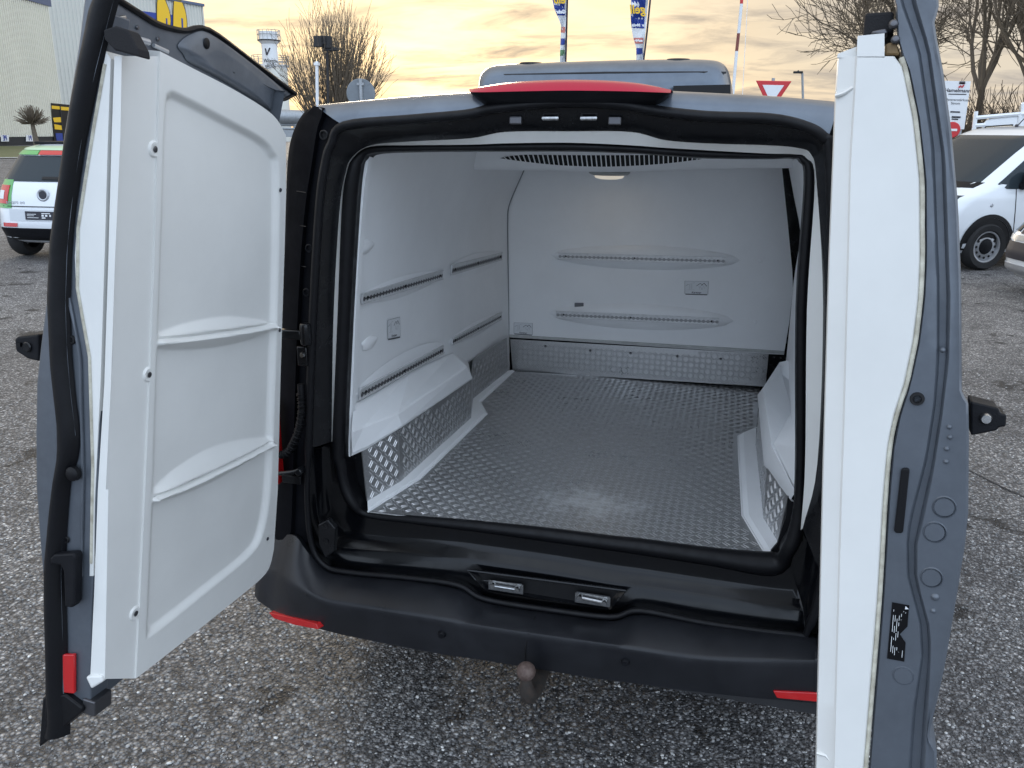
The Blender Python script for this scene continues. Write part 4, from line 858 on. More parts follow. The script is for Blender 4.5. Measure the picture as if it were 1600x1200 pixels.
for y in ysr:
    l, a_, b_, r = itp(stL, y), itp(gL, y), itp(gR, y), itp(rs, y)
    w = min(7, (b_-a_)*.3)
    r0 = at(r, y, 0, .0, RD); hz = .752+.077*(1.2-r0[2])
    back = [np.array((hz*t, r0[1]+.035*(1-math.cos(t*1.35)), r0[2])) for t in (.15, .4, .7, 1.)]
    mid_ = r*.5+b_*.5
    rows.append([at(l, y, 0, .10, RD), at(l, y, 0, .004, RD), at(l+3, y, 0, .0, RD), at(a_-w*.6, y, 0, .0, RD), at(a_-w*.1, y, 0, .002, RD), at(a_+w*.6, y, 0, .012, RD), at(b_-w*.6, y, 0, .012, RD), at(b_+w*.1, y, 0, .002, RD), at(b_+w*.7, y, 0, .0, RD), at(mid_, y, 0, .002, RD), at(r-4, y, 0, .0005, RD), at(r, y, 0, .004, RD)]+back)
mb = MB(); mb.grid(rows); rdoor = mb.build('rear_door', M_paintin, van, 45, M=RD, label='right rear door seen on its grooved edge with plain white lining')
# white liner end
rows = []
for y in list(np.arange(88, 1241, 16)):
    rows.append([at(itp(f1, y), y, 0, .05, RD), at(itp(f1, y), y, 0, .012, RD), at(itp(f1, y)+2, y, 0, .006, RD), at(itp(cz, y)-1.5, y, 0, .0, RD), at(itp(cz, y)+1.5, y, 0, -.004, RD), at(itp(gk, y)-3, y, 0, -.004, RD), at(itp(gk, y), y, 0, .0, RD), at(itp(gk, y), y, 0, .05, RD)])
mb = MB(); mb.grid(rows)
mb.prism(end_pts([(1309,84),(1338,73),(1339,90),(1308,90)], .004, RD), (.05, 0, 0)); mb.prism(end_pts([(1339,74),(1340,56),(1382,52),(1382,90),(1339,90)], -.004, RD), (.05, 0, 0))
mb.build('liner_edge', M_white2, rdoor, 40)
mb = MB(); mb.tube(end_pts([(1305,150),(1318,146),(1333,137)], .002, RD), .003, 6); mb.tube(end_pts([(1276,1176),(1290,1180),(1300,1192)], .004, RD), .003, 6); mb.build('liner_joint', M_white2, rdoor, 60)
c4 = [at(itp(f1, y), y, 0, .012, RD) for y in (90, 400, 733, 1148, 1240)]
mb = MB(); mb.grid([[p for p in c4], [np.array((.66, p[1], p[2])) for p in c4], [np.array((.66, p[1]-.06, p[2])) for p in c4]]); mb.build('liner_panel', M_white2, rdoor, 30)
A = spline(end_pts([(itp(gk, y)+3, y) for y in (90, 112, 150, 187, 281, 350, 400, 467, 533, 570, 600, 650, 700, 783, 937, 1100, 1240)], .001, RD), 3)
mb = MB(); mb.tube(A, .0035, 6); mb.build('gasket', M_gasket, rdoor, 0)
for x, y, r in ((1475,792,.016), (1460,831,.016), (1455,902,.0155), (1411,1055,.0155)):
    mb = MB(); mb.lathe([(0, .003), (r*.80, .003), (r*.88, -.0005), (r*.95, .002), (r*1.05, .0)], at(x, y, 0, .0015, RD), (-1, 0, 0), 24); mb.build('grommet', M_paintin, rdoor, 50)
for x, y, r in ((1461,933,.006), (1458,954,.004), (1483,667,.004), (1484,683,.004), (1479,701,.004), (1478,721,.004), (1473,547,.004)):
    mb = MB(); mb.lathe([(0, .004), (r*.6, .0035), (r, .0)], at(x, y, 0, .0015, RD), (-1, 0, 0), 12); mb.build('rivet', M_paintin, rdoor, 60)
mb = MB(); mb.lathe([(0, .001), (.005, .001), (.006, .005), (.009, .005), (.010, 0)], at(1433, 623, 0, .001, RD), (-1, 0, 0), 18); mb.build('end_plug', M_hole, rdoor, 40)
mb = MB(); mb.prism(end_pts([(1408,733),(1411,730),(1419,730),(1421,733),(1411,829),(1408,831),(1399,830),(1397,827)], .002, RD), (-.008, 0, 0)); mb.build('rubber_buffer', M_rubber, rdoor, 0, bevel=.003)
M_label = mat('black_label', (.006, .006, .007), .5, spec=.15)
# black information sticker with a triangular notch
st = end_pts([(1394,941),(1421,946),(1420,952),(1418,979),(1406,991),(1414,1003),(1415,1004),(1413,1034),(1386,1029)], -.0012, RD)
mb = MB(); mb.poly(st, 0)
for k in range(7):
    A, B = np.array((1397+k*3.1, 948+k*.7)), np.array((1391+k*3.0, 1026+k*.7))
    segs = np.sort(rng.uniform(.03, .97, 8))
    for i in range(0, 8, 2):
        p, q = A+(B-A)*segs[i], A+(B-A)*segs[i+1]
        if k >= 4 and max(p[1], q[1]) > 972 and min(p[1], q[1]) < 1010: continue
        mb.poly(end_pts([p+(-.38, 0), p+(.38, 0), q+(.38, 0), q+(-.38, 0)], -.0020, RD), 1)
mb.poly(end_pts([(1415,947),(1420,952),(1414,952)], -.0020, RD), 1)
mb.build('sticker', [M_label, M_signwhite], rdoor, 0)
mb = MB(); mb.prism(end_pts([(1517,627),(1561,638),(1563,646),(1573,648),(1572,667),(1561,668),(1558,673),(1517,681)], .02, RD), (.05, 0, 0)); mb.build('door_catch', M_plastic, rdoor, 0, bevel=.004)
mb = MB(); mb.lathe([(0, .010), (.006, .010), (.008, .006), (.009, 0)], at(1540, 653, 0, .020, RD), (-1, 0, 0), 14); mb.build('catch_screw', M_steel, rdoor, 50)
# upper lock group
mb = MB(); mb.prism(end_pts([(1351,20),(1397,17),(1396,50),(1383,52),(1348,58)], .012, RD), (.10, 0, 0)); mb.build('foam_wedge', M_foam, rdoor, 0, bevel=.004)
mb = MB(); mb.prism(end_pts([(1383,68),(1400,64),(1407,86),(1382,87)], .004, RD), (.05, 0, 0)); mb.build('lock_block', M_brass, rdoor, 0, bevel=.003)
mb = MB(); mb.prism(end_pts([(1360,52),(1364,48),(1384,44),(1388,50),(1383,54)], .006, RD), (.03, 0, 0)); mb.lathe([(0, .006), (.005, .005), (.0065, 0)], at(1396, 38, 0, .0, RD), (-1, 0, 0), 14); mb.lathe([(0, .006), (.005, .005), (.006, 0)], at(1399, 62, 0, .0, RD), (-1, 0, 0), 14); mb.build('top_latch', M_screw, rdoor, 50, bevel=.002)

# ================================================================ surroundings
def far(px, py, D):
    o, d = ray(px, py); return o+d*(D/math.hypot(d[0], d[1]))
def spot(px, D, z=0., y=300):
    p = far(px, y, D); return np.array((p[0], p[1], z))
def azim(px):
    o, d = ray(px, 212); return np.array((d[0], d[1], 0))/math.hypot(d[0], d[1])
Rz = lambda a: np.array(((math.cos(a), -math.sin(a), 0), (math.sin(a), math.cos(a), 0), (0, 0, 1)))
# stone chips standing proud of the asphalt near the camera
def gravel():
    N = 32000; out = []
    t = (1+5**.5)/2
    ic = np.array([(-1,t,0),(1,t,0),(-1,-t,0),(1,-t,0),(0,-1,t),(0,1,t),(0,-1,-t),(0,1,-t),(t,0,-1),(t,0,1),(-t,0,-1),(-t,0,1)])/math.hypot(1, t)
    fc = np.array([(0,11,5),(0,5,1),(0,1,7),(0,7,10),(0,10,11),(1,5,9),(5,11,4),(11,10,2),(10,7,6),(7,1,8),(3,9,4),(3,4,2),(3,2,6),(3,6,8),(3,8,9),(4,9,5),(2,4,11),(6,2,10),(8,6,7),(9,8,1)])
    xy = np.empty((0, 2))
    while len(xy) < N:
        c = np.c_[rng.uniform(-4.2, 4.2, N), rng.uniform(-1.3, 5.5, N)]
        rel = np.c_[c, np.zeros(N)]-CAMP; zf = rel @ fw; px = 800+FPX*(rel @ rt)/zf; py = 600-FPX*(rel @ up)/zf
        keep = (zf > .3) & (px > -30) & (px < 1630) & (py < 1230) & ~((np.abs(c[:, 0]) < .75) & (c[:, 1] > .7))
        keep &= rng.uniform(0, 1, N) < np.clip(7.0/zf**2, 0, 1)
        xy = np.r_[xy, c[keep]]
    xy = xy[:N]
    r = .0023+.0050*rng.uniform(0, 1, N)**3.2
    S = np.c_[r*rng.uniform(.8, 1.5, N), r*rng.uniform(.7, 1.1, N), r*rng.uniform(.45, .8, N)]
    V = ic[None]*(1+rng.uniform(-.22, .22, (N, 12, 1)))*S[:, None]
    a = rng.uniform(0, 6.28, N); ca, sa = np.cos(a)[:, None], np.sin(a)[:, None]
    W = np.stack([V[:, :, 0]*ca-V[:, :, 1]*sa+xy[:, :1], V[:, :, 0]*sa+V[:, :, 1]*ca+xy[:, 1:], V[:, :, 2]+(r*.12)[:, None]], 2).reshape(-1, 3)
    F = (fc[None]+12*np.arange(N)[:, None, None]).reshape(-1, 3)
    me = bpy.data.meshes.new('stone_chips'); me.vertices.add(len(W)); me.vertices.foreach_set('co', W.ravel().astype(np.float32))
    me.loops.add(F.size); me.loops.foreach_set('vertex_index', F.ravel().astype(np.int32)); me.polygons.add(len(F))
    me.polygons.foreach_set('loop_start', np.arange(0, F.size, 3, dtype=np.int32)); me.update(); me.validate()
    me.materials.append(M_stone); o = bpy.data.objects.new('stone_chips', me); COL.objects.link(o); o['kind'] = 'stuff'
gravel()

def corrug(name, P, d, length, z0, z1, m, parent, pitch=.30, depth=.07):
    """profiled sheet wall from P along d, facing the camera"""
    d = np.array(d, float); d /= np.linalg.norm(d); n = np.array((d[1], -d[0], 0)); n = n if n @ (CAMP-P) > 0 else -n
    base, topr = [], []
    k = int(length/pitch)
    for i in range(k):
        for f, o in ((0, 0), (.45, 0), (.58, 1), (.87, 1)):
            q = P+d*(i+f)*pitch+n*o*depth
            base.append(np.array((q[0], q[1], z0))); topr.append(np.array((q[0], q[1], z1)))
    b = MB(); b.grid([base, topr]); return b.build(name, m, parent, 0), n
def place_on(P, n, px, py, off=.1):
    return at_plane(px, py, P+n*off, n)
# left warehouse
b1 = thing('warehouse', 'tall cream warehouse of ribbed sheet metal with dark doorway, at the left edge', 'warehouse', tuple(spot(60, 100)))
bi1 = Matrix.Translation(-Vector(spot(60, 100)))
d1 = azim(600); P1 = spot(-420, 70); Pc = spot(114, 104)
d1 = Pc-P1; L1 = np.linalg.norm(d1); d1 /= L1
zt = at_plane(118, 22, Pc, (d1[1], -d1[0], 0))[2]
o_, n1 = corrug('wall', P1, d1, L1, .8, zt, M_cream, b1, .36, .22); o_.matrix_local = bi1
mb = MB(); mb.prism([P1+n1*.15, Pc+n1*.15, Pc-n1*8, P1-n1*8], (0, 0, .8)); mb.build('plinth', M_dark, b1, 0, M=bi1)
mb = MB(); mb.prism([P1+n1*.3+np.array((0, 0, zt)), Pc+n1*.3+d1*.3+np.array((0, 0, zt)), Pc-n1*8+d1*.3+np.array((0, 0, zt)), P1-n1*8+np.array((0, 0, zt))], (0, 0, 1.1)); mb.build('roof', M_bluetrim, b1, 0, M=bi1)
mb = MB(); mb.prism([Pc-n1*.1, Pc-n1*8, Pc-n1*8-d1*.2, Pc-n1*.1-d1*.2], (0, 0, zt)); mb.build('wall', M_greysheet, b1, 0, M=bi1)
q = lambda pts, off=.30: [place_on(Pc, n1, x, y, off) for x, y in pts]
mb = MB(); mb.prism(q([(80,161),(112,164),(112,240),(86,236)]), -n1*.05); dr = mb.build('doorway', M_hole, b1, 0, M=bi1)
for pts, m_ in (([(81,165),(93,166),(93.5,171),(81.5,170)], 'o'), ([(95,166.5),(110,168),(110,173),(95,172)], 'o'), ([(83,184),(95,183),(95.5,191),(85,191)], M_yellow), ([(85,194),(96,196),(97,203),(86,202)], M_yellow), ([(87,208),(98,208),(100,227),(90,227)], M_blueprint)):
    mm = M_yellow if m_ == 'o' else m_
    mb = MB(); mb.prism(q(pts, .34), -n1*.03); mb.build('poster_field', mm, dr, 0)
mb = MB(); mb.prism(q([(93.5,164),(94.7,164),(101,228),(99.8,228)], .36), -n1*.03); mb.build('mullion', M_dark, dr, 0)
for x, s in ((8, 'PE'), (47, 'P1')):
    mb = MB(); mb.prism(q([(x-6,211),(x+6,211),(x+6,221),(x-6,221)]), -n1*.03); pb = mb.build('bay_sign', M_signwhite, b1, 0, M=bi1)
    c = q([(x, 216)], .32)[0]; text_mesh('bay_mark', s, .62, mframe(c, d1 if d1 @ rt0 > 0 else -d1, (0, 0, 1)), M_blueprint, pb, bold=.02)
# store building behind with the yellow letters
P2s, P2e = spot(40, 118), spot(343, 138); d2 = P2e-P2s; L2 = np.linalg.norm(d2); d2 /= L2
ztop = at_plane(343, 15, P2e, (d2[1], -d2[0], 0))[2]
b2 = thing('store_building', 'pale grey store building with yellow letters on a blue band behind the open door', 'building', tuple(spot(200, 128)))
bi2 = Matrix.Translation(-Vector(spot(200, 128)))
o_, n2 = corrug('wall', P2s, d2, L2, 0, ztop, M_greysheet, b2, .55, .12); o_.matrix_local = bi2
mb = MB(); mb.prism([P2s+n2*.3+np.array((0, 0, ztop)), P2e+n2*.3+np.array((0, 0, ztop)), P2e-n2*12+np.array((0, 0, ztop)), P2s-n2*12+np.array((0, 0, ztop))], (0, 0, .35)); mb.build('roof', M_bluetrim, b2, 0, M=bi2)
mb = MB(); mb.prism([P2e, P2e-n2*12, P2e-n2*12-d2*.3, P2e-d2*.3], (0, 0, ztop)); mb.build('wall', M_greysheet, b2, 0, M=bi2)
q2 = lambda pts, off: [place_on(P2e, n2, x, y, off) for x, y in pts]
mb = MB(); mb.prism(q2([(205,15),(275,24),(276,52),(206,45)], .2), -n2*.05); mb.build('blue_band', M_blueprint, b2, 0, M=bi2)
for pts, sl in (([(246,4),(249,-6),(254,-7),(259,3),(264,16),(266.5,32),(264,46),(258,50),(247,44)], [(259.5,28),(261.5,29),(262,46),(260,46)]), ([(272,4),(274,-6),(279,-7),(285,5),(290,20),(292,40),(290,56),(284,60),(272,54)], [(283.5,28),(285.8,29),(287,56),(285,56)])):
    S = spline([np.array(p) for p in pts], 4, True); c = sum(S)/len(S)
    mb = MB(); mb.prism(q2([c+(p-c)*1.10 for p in S], .26), -n2*.05); mb.prism(q2(S, .30), -n2*.05, 1); mb.prism(q2(sl, .34), -n2*.05, 2); mb.build('letter', [M_print, M_yellow, M_blueprint], b2, 0, M=bi2)
# grass strip in front of the warehouse, kerb line
def strip(name, m, a, b, D0, D1, z, kind='structure', n=14):
    r0, r1 = [], []
    for x in np.linspace(a, b, n):
        r0.append(spot(x, D0, z)); r1.append(spot(x, D1, z))
    g = MB(); g.grid([r0, r1]); o = g.build(name, m, smooth=0); o['kind'] = kind; return o
strip('grass_strip', M_grass, -300, 420, 58, 92, .02)
strip('kerb', M_offwhite, -300, 420, 56.5, 57.5, .06)
strip('grass_strip', M_grass, 1150, 1900, 34, 80, .02)

sm_ = MB(); A = [at(x, y, 2, .003) for x, y in ((1490,722),(1530,742),(1560,757),(1600,775),(1660,800))]; sm_.grid([A, [p+np.array((.015, -.05, 0)) for p in A]]); o_ = sm_.build('tar_seam', M_dark, smooth=0); o_['kind'] = 'structure'
# chimney
D = 150
ct = far(420, 60, D); cb = np.array((ct[0], ct[1], 0)); ppm = FPX/D*1.0
rc = 10.8/ppm*1.02
ch = thing('chimney', 'white cylindrical chimney tower with lettering and a railed top beside the bare tree', 'chimney', tuple(cb))
zt_ = ct[2]
mb = MB(); mb.lathe([(rc*1.02, 0), (rc, zt_*.5), (rc, zt_-.9), (rc*1.30, zt_-.5), (rc*1.38, zt_-.45), (rc*1.38, zt_-.25), (rc*1.1, zt_-.2), (rc*1.1, zt_+1.0), (rc*.9, zt_+1.05), (0, zt_+1.05)], n=36); tw = mb.build('tower', M_signwhite, ch, 35)
mb = MB(); mb.lathe([(rc*1.385, zt_-.46), (rc*1.42, zt_-.42), (rc*1.42, zt_-.28), (rc*1.385, zt_-.24)], n=36); mb.build('dark_band', M_dark, ch, 0)
def railing(parent, r, z, h, n=16, t=.05, c=(0, 0)):
    g = MB()
    for zz in (z+h, z+h*.55): g.tube([(c[0]+r*math.cos(a), c[1]+r*math.sin(a), zz) for a in np.linspace(0, 2*math.pi, 33)[:-1]], t, 4, True)
    for a in np.linspace(0, 2*math.pi, n+1)[:-1]: g.tube([(c[0]+r*math.cos(a), c[1]+r*math.sin(a), z), (c[0]+r*math.cos(a), c[1]+r*math.sin(a), z+h)], t, 4)
    return g.build('railing', M_galv, parent, 0)
railing(ch, rc*1.42, zt_-.3, 1.5)
zpl = far(405, 101, D)[2]
tow = CAMP-cb; tow[2] = 0; tow /= np.linalg.norm(tow); pq = -tow*rc*3.4
mb = MB(); mb.lathe([(0, zpl), (rc*2.4, zpl), (rc*2.4, zpl+.25), (0, zpl+.25)], pq, n=28); mb.lathe([(rc*2.1, 0), (rc*2.1, zpl)], pq, n=28); mb.build('platform', M_signwhite, ch, 30); railing(ch, rc*2.35, zpl+.2, 1.5, 18, c=(pq[0], pq[1])); xr = np.array((-tow[1], tow[0], 0)); xr = xr if xr @ rt0 > 0 else -xr
def chtext(s, px, py, size, m=M_print, bold=0, dx=0):
    z = far(px, py, D)[2]; k = mframe((tow*(rc+.03)+np.array((0, 0, z))), xr, (0, 0, 1)); text_mesh('lettering', s, size, k, m, ch, bold=bold, bend=rc+.03)
chtext('Wärme', 424, 96, .78, bold=.012); chtext('und', 424, 101, .78, bold=.012); chtext('Strom', 424, 106, .78, bold=.012)
z = far(420, 82, D)[2]
mb = MB(); kk = lambda a, h: tow*(rc+.06)*math.cos(a)+xr*(rc+.06)*math.sin(a)+np.array((0, 0, z+h))
mb.tube([kk(-.5, .5), kk(-.38, -.5)], .11, 5); mb.tube([kk(-.38, -.5), kk(.05, .6)], .11, 5); mb.tube([kk(-.5, -2.2), kk(.7, -2.2)], .10, 4); mb.tube([kk(-.4, -2.9), kk(.4, -2.9)], .07, 4); mb.build('emblem', M_print, ch, 0)
# storage tank and pipes beside it
tb = spot(446, 140); ztk = far(446, 108, 140)[2]
tk = thing('storage_tank', 'pale round storage tank standing just right of the white chimney', 'tank', tuple(tb))
mb = MB(); mb.lathe([(1.5, 0), (1.5, ztk-.3), (1.3, ztk), (0, ztk+.2)], n=28); mb.build('shell', M_greysheet, tk, 40); railing(tk, 1.45, ztk-.2, 1.2, 10)
pb_ = thing('pipe_bridge', 'grey insulated pipe on a steel frame beside the rear corner of the van', 'pipe', tuple(spot(450, 60)))
pm = Matrix.Translation(-Vector(spot(450, 60)))
mb = MB(); mb.tube([far(426,184,60), far(436,182,60), far(466,183,60), far(500,185,60)], .45, 14); mb.build('pipe', M_galv, pb_, 50, M=pm)
mb = MB()
for y in (195, 201): mb.tube([far(415, y, 60), far(500, y+1, 60)], .10, 6)
for x in (432, 462, 490): mb.tube([far(x, 184, 60), spot(x, 60)], .12, 6)
mb.build('frame', M_galv, pb_, 0, M=pm)
mb = MB(); mb.prism([far(440,203,59), far(470,204,59), far(470,214,59), far(440,214,59)], azim(450)*.05); mb.build('board', M_galv, pb_, 0, M=pm)

# ---------------------------------------------------------------- bare trees
class TreeMB(MB):
    def seg(s, a, b, r0, r1, n=3):
        t = b-a; L = np.linalg.norm(t)
        if L < 1e-6: return
        t = t/L; u = np.cross(t, (0.3, .7, .2)); u /= np.linalg.norm(u)+1e-9; w = np.cross(t, u); k = len(s.v)
        for P, r in ((a, r0), (b, r1)):
            for i in range(n):
                q = P+r*(u*math.cos(2*math.pi*i/n)+w*math.sin(2*math.pi*i/n)); s.v.append((q[0], q[1], q[2]))
        for i in range(n): s.f.append((k+i, k+(i+1) % n, k+n+(i+1) % n, k+n+i)); s.m.append(0)
def rdir(d, ang, rg):
    p = rg.normal(size=3); p -= d*(p @ d); p /= np.linalg.norm(p); v = d*math.cos(ang)+p*math.sin(ang); return v/np.linalg.norm(v)
def grow(mb, p, d, L, r, lev, rg, upw=.1, rmin=.012, wig=.16, kids=(3, 5), ang=(.45, .85), ratio=.66):
    n = 4 if lev > 1 else 3; pts = [p]; q = p.copy(); dd = d.copy()
    for i in range(n):
        dd = dd+rg.normal(size=3)*wig+np.array((0, 0, upw)); dd /= np.linalg.norm(dd); q2 = q+dd*L/n
        r0 = max(rmin, r*(1-.45*i/n)); r1 = max(rmin*.8, r*(1-.45*(i+1)/n)); mb.seg(q, q2, r0, r1, 5 if r > .08 else 3); q = q2; pts.append(q)
    if lev == 0: return
    for k in range(rg.integers(*kids)+1):
        t = rg.uniform(.25, 1.); i = min(n-1, int(t*n)); b = pts[i]+(pts[i+1]-pts[i])*(t*n-i)
        grow(mb, b, rdir(dd, rg.uniform(*ang), rg), L*ratio*rg.uniform(.75, 1.15), r*.52, lev-1, rg, upw, rmin, wig, kids, ang, ratio)
    grow(mb, q, rdir(dd, .15, rg), L*ratio, r*.58, lev-1, rg, upw, rmin, wig, kids, ang, ratio)
def bare_tree(px, D, H, label, seed, trunk=.28, r=.22, lev=5, spread=(.45, .85), lean=(0, 0, 0), limbs=4, cat='tree', rmin=.014, split=None):
    rg = np.random.default_rng(seed); b = spot(px, D); t = thing('bare_tree', label, cat, tuple(b), group='bare winter trees')
    th = H*trunk; m_ = TreeMB(); top = np.array((lean[0], lean[1], th))
    for i in range(5): m_.seg(top*i/5, top*(i+1)/5, r*(1.25-.1*i), r*(1.15-.1*i), 8)
    m_.build('trunk', M_bark, t, 60); m_ = TreeMB()
    for k in range(limbs):
        d = rdir(np.array((lean[0]/H, lean[1]/H, 1.)), spread[0]*rg.uniform(.3, 1.1) if k else .08, rg)
        grow(m_, top*(1-.12*k/limbs), d, H*(.30 if k else .34), r*(.62 if k else .8), lev-1, rg, .06, rmin, .13, (2, 4), spread, .70)
    m_.build('crown', M_twig, t, 0); return t
def pollard(px, D, ztop_px, halfw_px, label, seed, shoots=420, trunk_h=1.1):
    rg = np.random.default_rng(seed); b = spot(px, D); t = thing('bare_tree', label, 'tree', tuple(b), group='bare winter trees')
    H = far(px, ztop_px, D)[2]; W = halfw_px*D/FPX*1.05
    m_ = TreeMB(); m_.seg(np.zeros(3), np.array((0, 0, trunk_h)), .42, .36, 10); m_.build('trunk', M_bark, t, 60)
    m_ = TreeMB(); top = np.array((0, 0, trunk_h))
    for k in range(26):
        a = rg.uniform(0, 6.28); rad = rg.uniform(0, 1)**.6; tip = np.array((math.cos(a)*W*rad*.72, math.sin(a)*W*rad*.72, trunk_h+(H-trunk_h)*rg.uniform(.22, .50)))
        ctl = top*.45+tip*.55+np.array((tip[0]*.12, tip[1]*.12, -.5)); pts = [top*(1-s)**2+2*ctl*s*(1-s)+tip*s*s for s in np.linspace(0, 1, 6)]
        for i in range(5): m_.seg(pts[i], pts[i+1], .08*(1-.13*i), .08*(1-.13*(i+1)), 5)
        for j in range(shoots//26):
            s = rg.uniform(.25, 1); i = min(4, int(s*5)); o = pts[i]+(pts[i+1]-pts[i])*(s*5-i)
            out = np.array((o[0], o[1], 0))/(W*.5+1e-6)
            d = np.array((0, 0, 1.))+out*rg.uniform(.15, .80)+rg.normal(size=3)*.18; d /= np.linalg.norm(d)
            # length to the round outline
            c = np.array((0, 0, trunk_h+(H-trunk_h)*.40)); e = o-c; sc_ = np.array((1/W, 1/W, 1/((H-trunk_h)*.60)))
            A_ = ((d*sc_)**2).sum(); B2 = (e*d*sc_*sc_).sum(); C2 = ((e*sc_)**2).sum()-1
            Lg = max(.6, (-B2+math.sqrt(max(0, B2*B2-A_*C2)))/A_*rg.uniform(.78, 1.04)) if C2 < 0 else .6
            q = o; dd = d
            for i in range(5):
                dd = dd+rg.normal(size=3)*.035+np.array((0, 0, .02)); dd /= np.linalg.norm(dd); q2_ = q+dd*Lg/5; m_.seg(q, q2_, .023*(1-.15*i), .023*(1-.15*(i+1)), 3)
                if rg.uniform() < .62 and i > 0:
                    f = rdir(dd, rg.uniform(.25, .5), rg); l2 = Lg*rg.uniform(.10, .26); mq = q2_+f*l2*.5; m_.seg(q2_, mq, .012, .010); m_.seg(mq, mq+rdir(f, .12, rg)*l2*.5, .010, .007)
                q = q2_
    m_.build('crown', M_twig, t, 0); return t
pollard(530, 46, 18, 84, 'round bare tree with a dense fan of shoots behind the van roof corner', 3, 440)
bare_tree(1375, 44, 11.5, 'thin bare tree rising left of the top of the right van door', 12, .26, .14, 5, (.45, .85), limbs=5)
bare_tree(1508, 40, 14.5, 'bare tree with a straight trunk standing behind the white sign board', 21, .26, .15, 5, (.40, .75), limbs=6)
bare_tree(1588, 36, 13.5, 'bare tree with thick forked trunk at the right edge behind the truck', 33, .17, .22, 5, (.42, .80), limbs=7)
bare_tree(1700, 42, 14, 'bare tree reaching in from the right edge of the picture', 35, .25, .24, 5, (.45, .85), limbs=5)
def brush(px, D, H, W, label, seed, n=260):
    rg = np.random.default_rng(seed); b = spot(px, D); t = thing('bare_shrub', label, 'shrub', tuple(b), group='leafless shrubs'); m_ = TreeMB()
    for k in range(n):
        o = np.array((rg.normal()*W*.4, rg.normal()*W*.25, 0)); d = np.array((rg.normal()*.28, rg.normal()*.28, 1.)); d /= np.linalg.norm(d)
        grow(m_, o, d, H*rg.uniform(.35, .6), .03, 1, rg, .03, .014, .2, (3, 6), (.3, .9), .6)
    m_.build('stems', M_bark, t, 0)
for i, (px, D, H, W, l) in enumerate(((1545, 44, 4.0, 5, 'dark leafless shrubs behind the truck rack right of the sign board'), (1478, 50, 3.8, 6, 'leafless shrubs low behind the white sign board'), (1625, 40, 4.6, 5, 'tall leafless shrubs under the forked tree at the right edge'), (1350, 58, 4.2, 9, 'leafless shrubs below the thin tree behind the van roof'))): brush(px, D, H, W, l, 50+i)
# little pollard by the warehouse
pbs = spot(69.5, 62); pt_ = thing('bare_tree', 'small pollarded street tree with a ball of twigs in front of the warehouse', 'tree', tuple(pbs), group='bare winter trees')
hz = far(66, 193, 62)[2]; m_ = TreeMB(); rg = np.random.default_rng(5); l_ = np.array((-.15, 0, hz))
for i in range(5): m_.seg(l_*i/5, l_*(i+1)/5, .22-.02*i, .20-.02*i, 8)
m_.build('trunk', mat('pale_bark', (.16, .13, .10), .9, noise=.4, nscale=5), pt_, 60); m_ = TreeMB()
for k in range(240):
    d = rdir(np.array((0, 0, 1.)), rg.uniform(0, 1.75), rg); q = l_.copy(); L = rg.uniform(.8, 1.15)
    if d[2] < 0: L *= .7
    for i in range(3): q2_ = q+d*L/3; m_.seg(q, q2_, .035-.008*i, .03-.008*i); d = d+rg.normal(size=3)*.12+np.array((0, 0, .1)); d /= np.linalg.norm(d); q = q2_
m_.build('crown', M_twig, pt_, 0)

# ---------------------------------------------------------------- signs, flags, poles
def sign_post(px, D, z1, m=M_galv, r=.038): g = MB(); g.tube([(0, 0, 0), (0, 0, z1)], r, 10); return g
# yield sign
D = 21; b = spot(1208, D, 0, 126); yt = thing('yield_sign', 'red and white triangular give way sign showing above the van roof', 'road sign', tuple(b)); tow = CAMP-b; tow[2] = 0; tow /= np.linalg.norm(tow); xr = np.array((-tow[1], tow[0], 0)); xr = xr if xr @ rt0 > 0 else -xr
mb = sign_post(0, D, far(1208, 122, D)[2]); mb.build('post', M_galv, yt, 50)
T3 = [far(1181, 126, D)-b, far(1237, 127, D)-b]; w_ = np.linalg.norm(T3[0]-T3[1]); T3.append((T3[0]+T3[1])/2-np.array((0, 0, w_*.866))); c = sum(T3)/3
mb = MB(); mb.prism([p+tow*.06 for p in T3], -tow*.03); mb.build('red_border', M_signred, yt, 0, bevel=.02)
mb = MB(); mb.prism([c+(p-c)*.60+tow*.066 for p in T3], -tow*.01); mb.build('white_field', M_signwhite, yt, 0)
# back of a round sign
D = 19; b = spot(564, D, 0, 146); rs_ = thing('round_sign', 'grey back of a round road sign on a post before the bare tree', 'road sign', tuple(b)); tow = CAMP-b; tow[2] = 0; tow /= np.linalg.norm(tow)
cz_ = far(563, 146, D)[2]; mb = MB(); mb.lathe([(0, .01), (.295, .01), (.305, .0), (.305, -.02), (0, -.02)], np.array((0, 0, cz_))-tow*.05, tow, 36); mb.build('disc', M_signback, rs_, 30)
mb = sign_post(0, D, cz_+.29); mb.box((0, 0, cz_+.19), (.16, .05, .05)); mb.build('post', M_galv, rs_, 50)
# no entry sign
D = 22; b = spot(1487, D, 0, 203); ne = thing('no_entry_sign', 'round red no entry sign with a white bar beside the sign board', 'road sign', tuple(b)); tow = CAMP-b; tow[2] = 0; tow /= np.linalg.norm(tow); xr = np.array((-tow[1], tow[0], 0)); xr = xr if xr @ rt0 > 0 else -xr
cz_ = far(1489, 203, D)[2]; mb = sign_post(0, D, cz_); mb.build('post', M_galv, ne, 50)
mb = MB(); mb.lathe([(0, .012), (.165, .012), (.175, .0), (0, -.01)], np.array((0, 0, cz_))+tow*.06, tow, 30); mb.build('disc', M_signred, ne, 30)
k = mframe(np.array((0, 0, cz_))+tow*.078, xr, (0, 0, 1)); mb = MB(); mb.box((0, 0, 0), (.22, .05, .008)); mb.build('bar', M_signwhite, ne, 0, M=k)
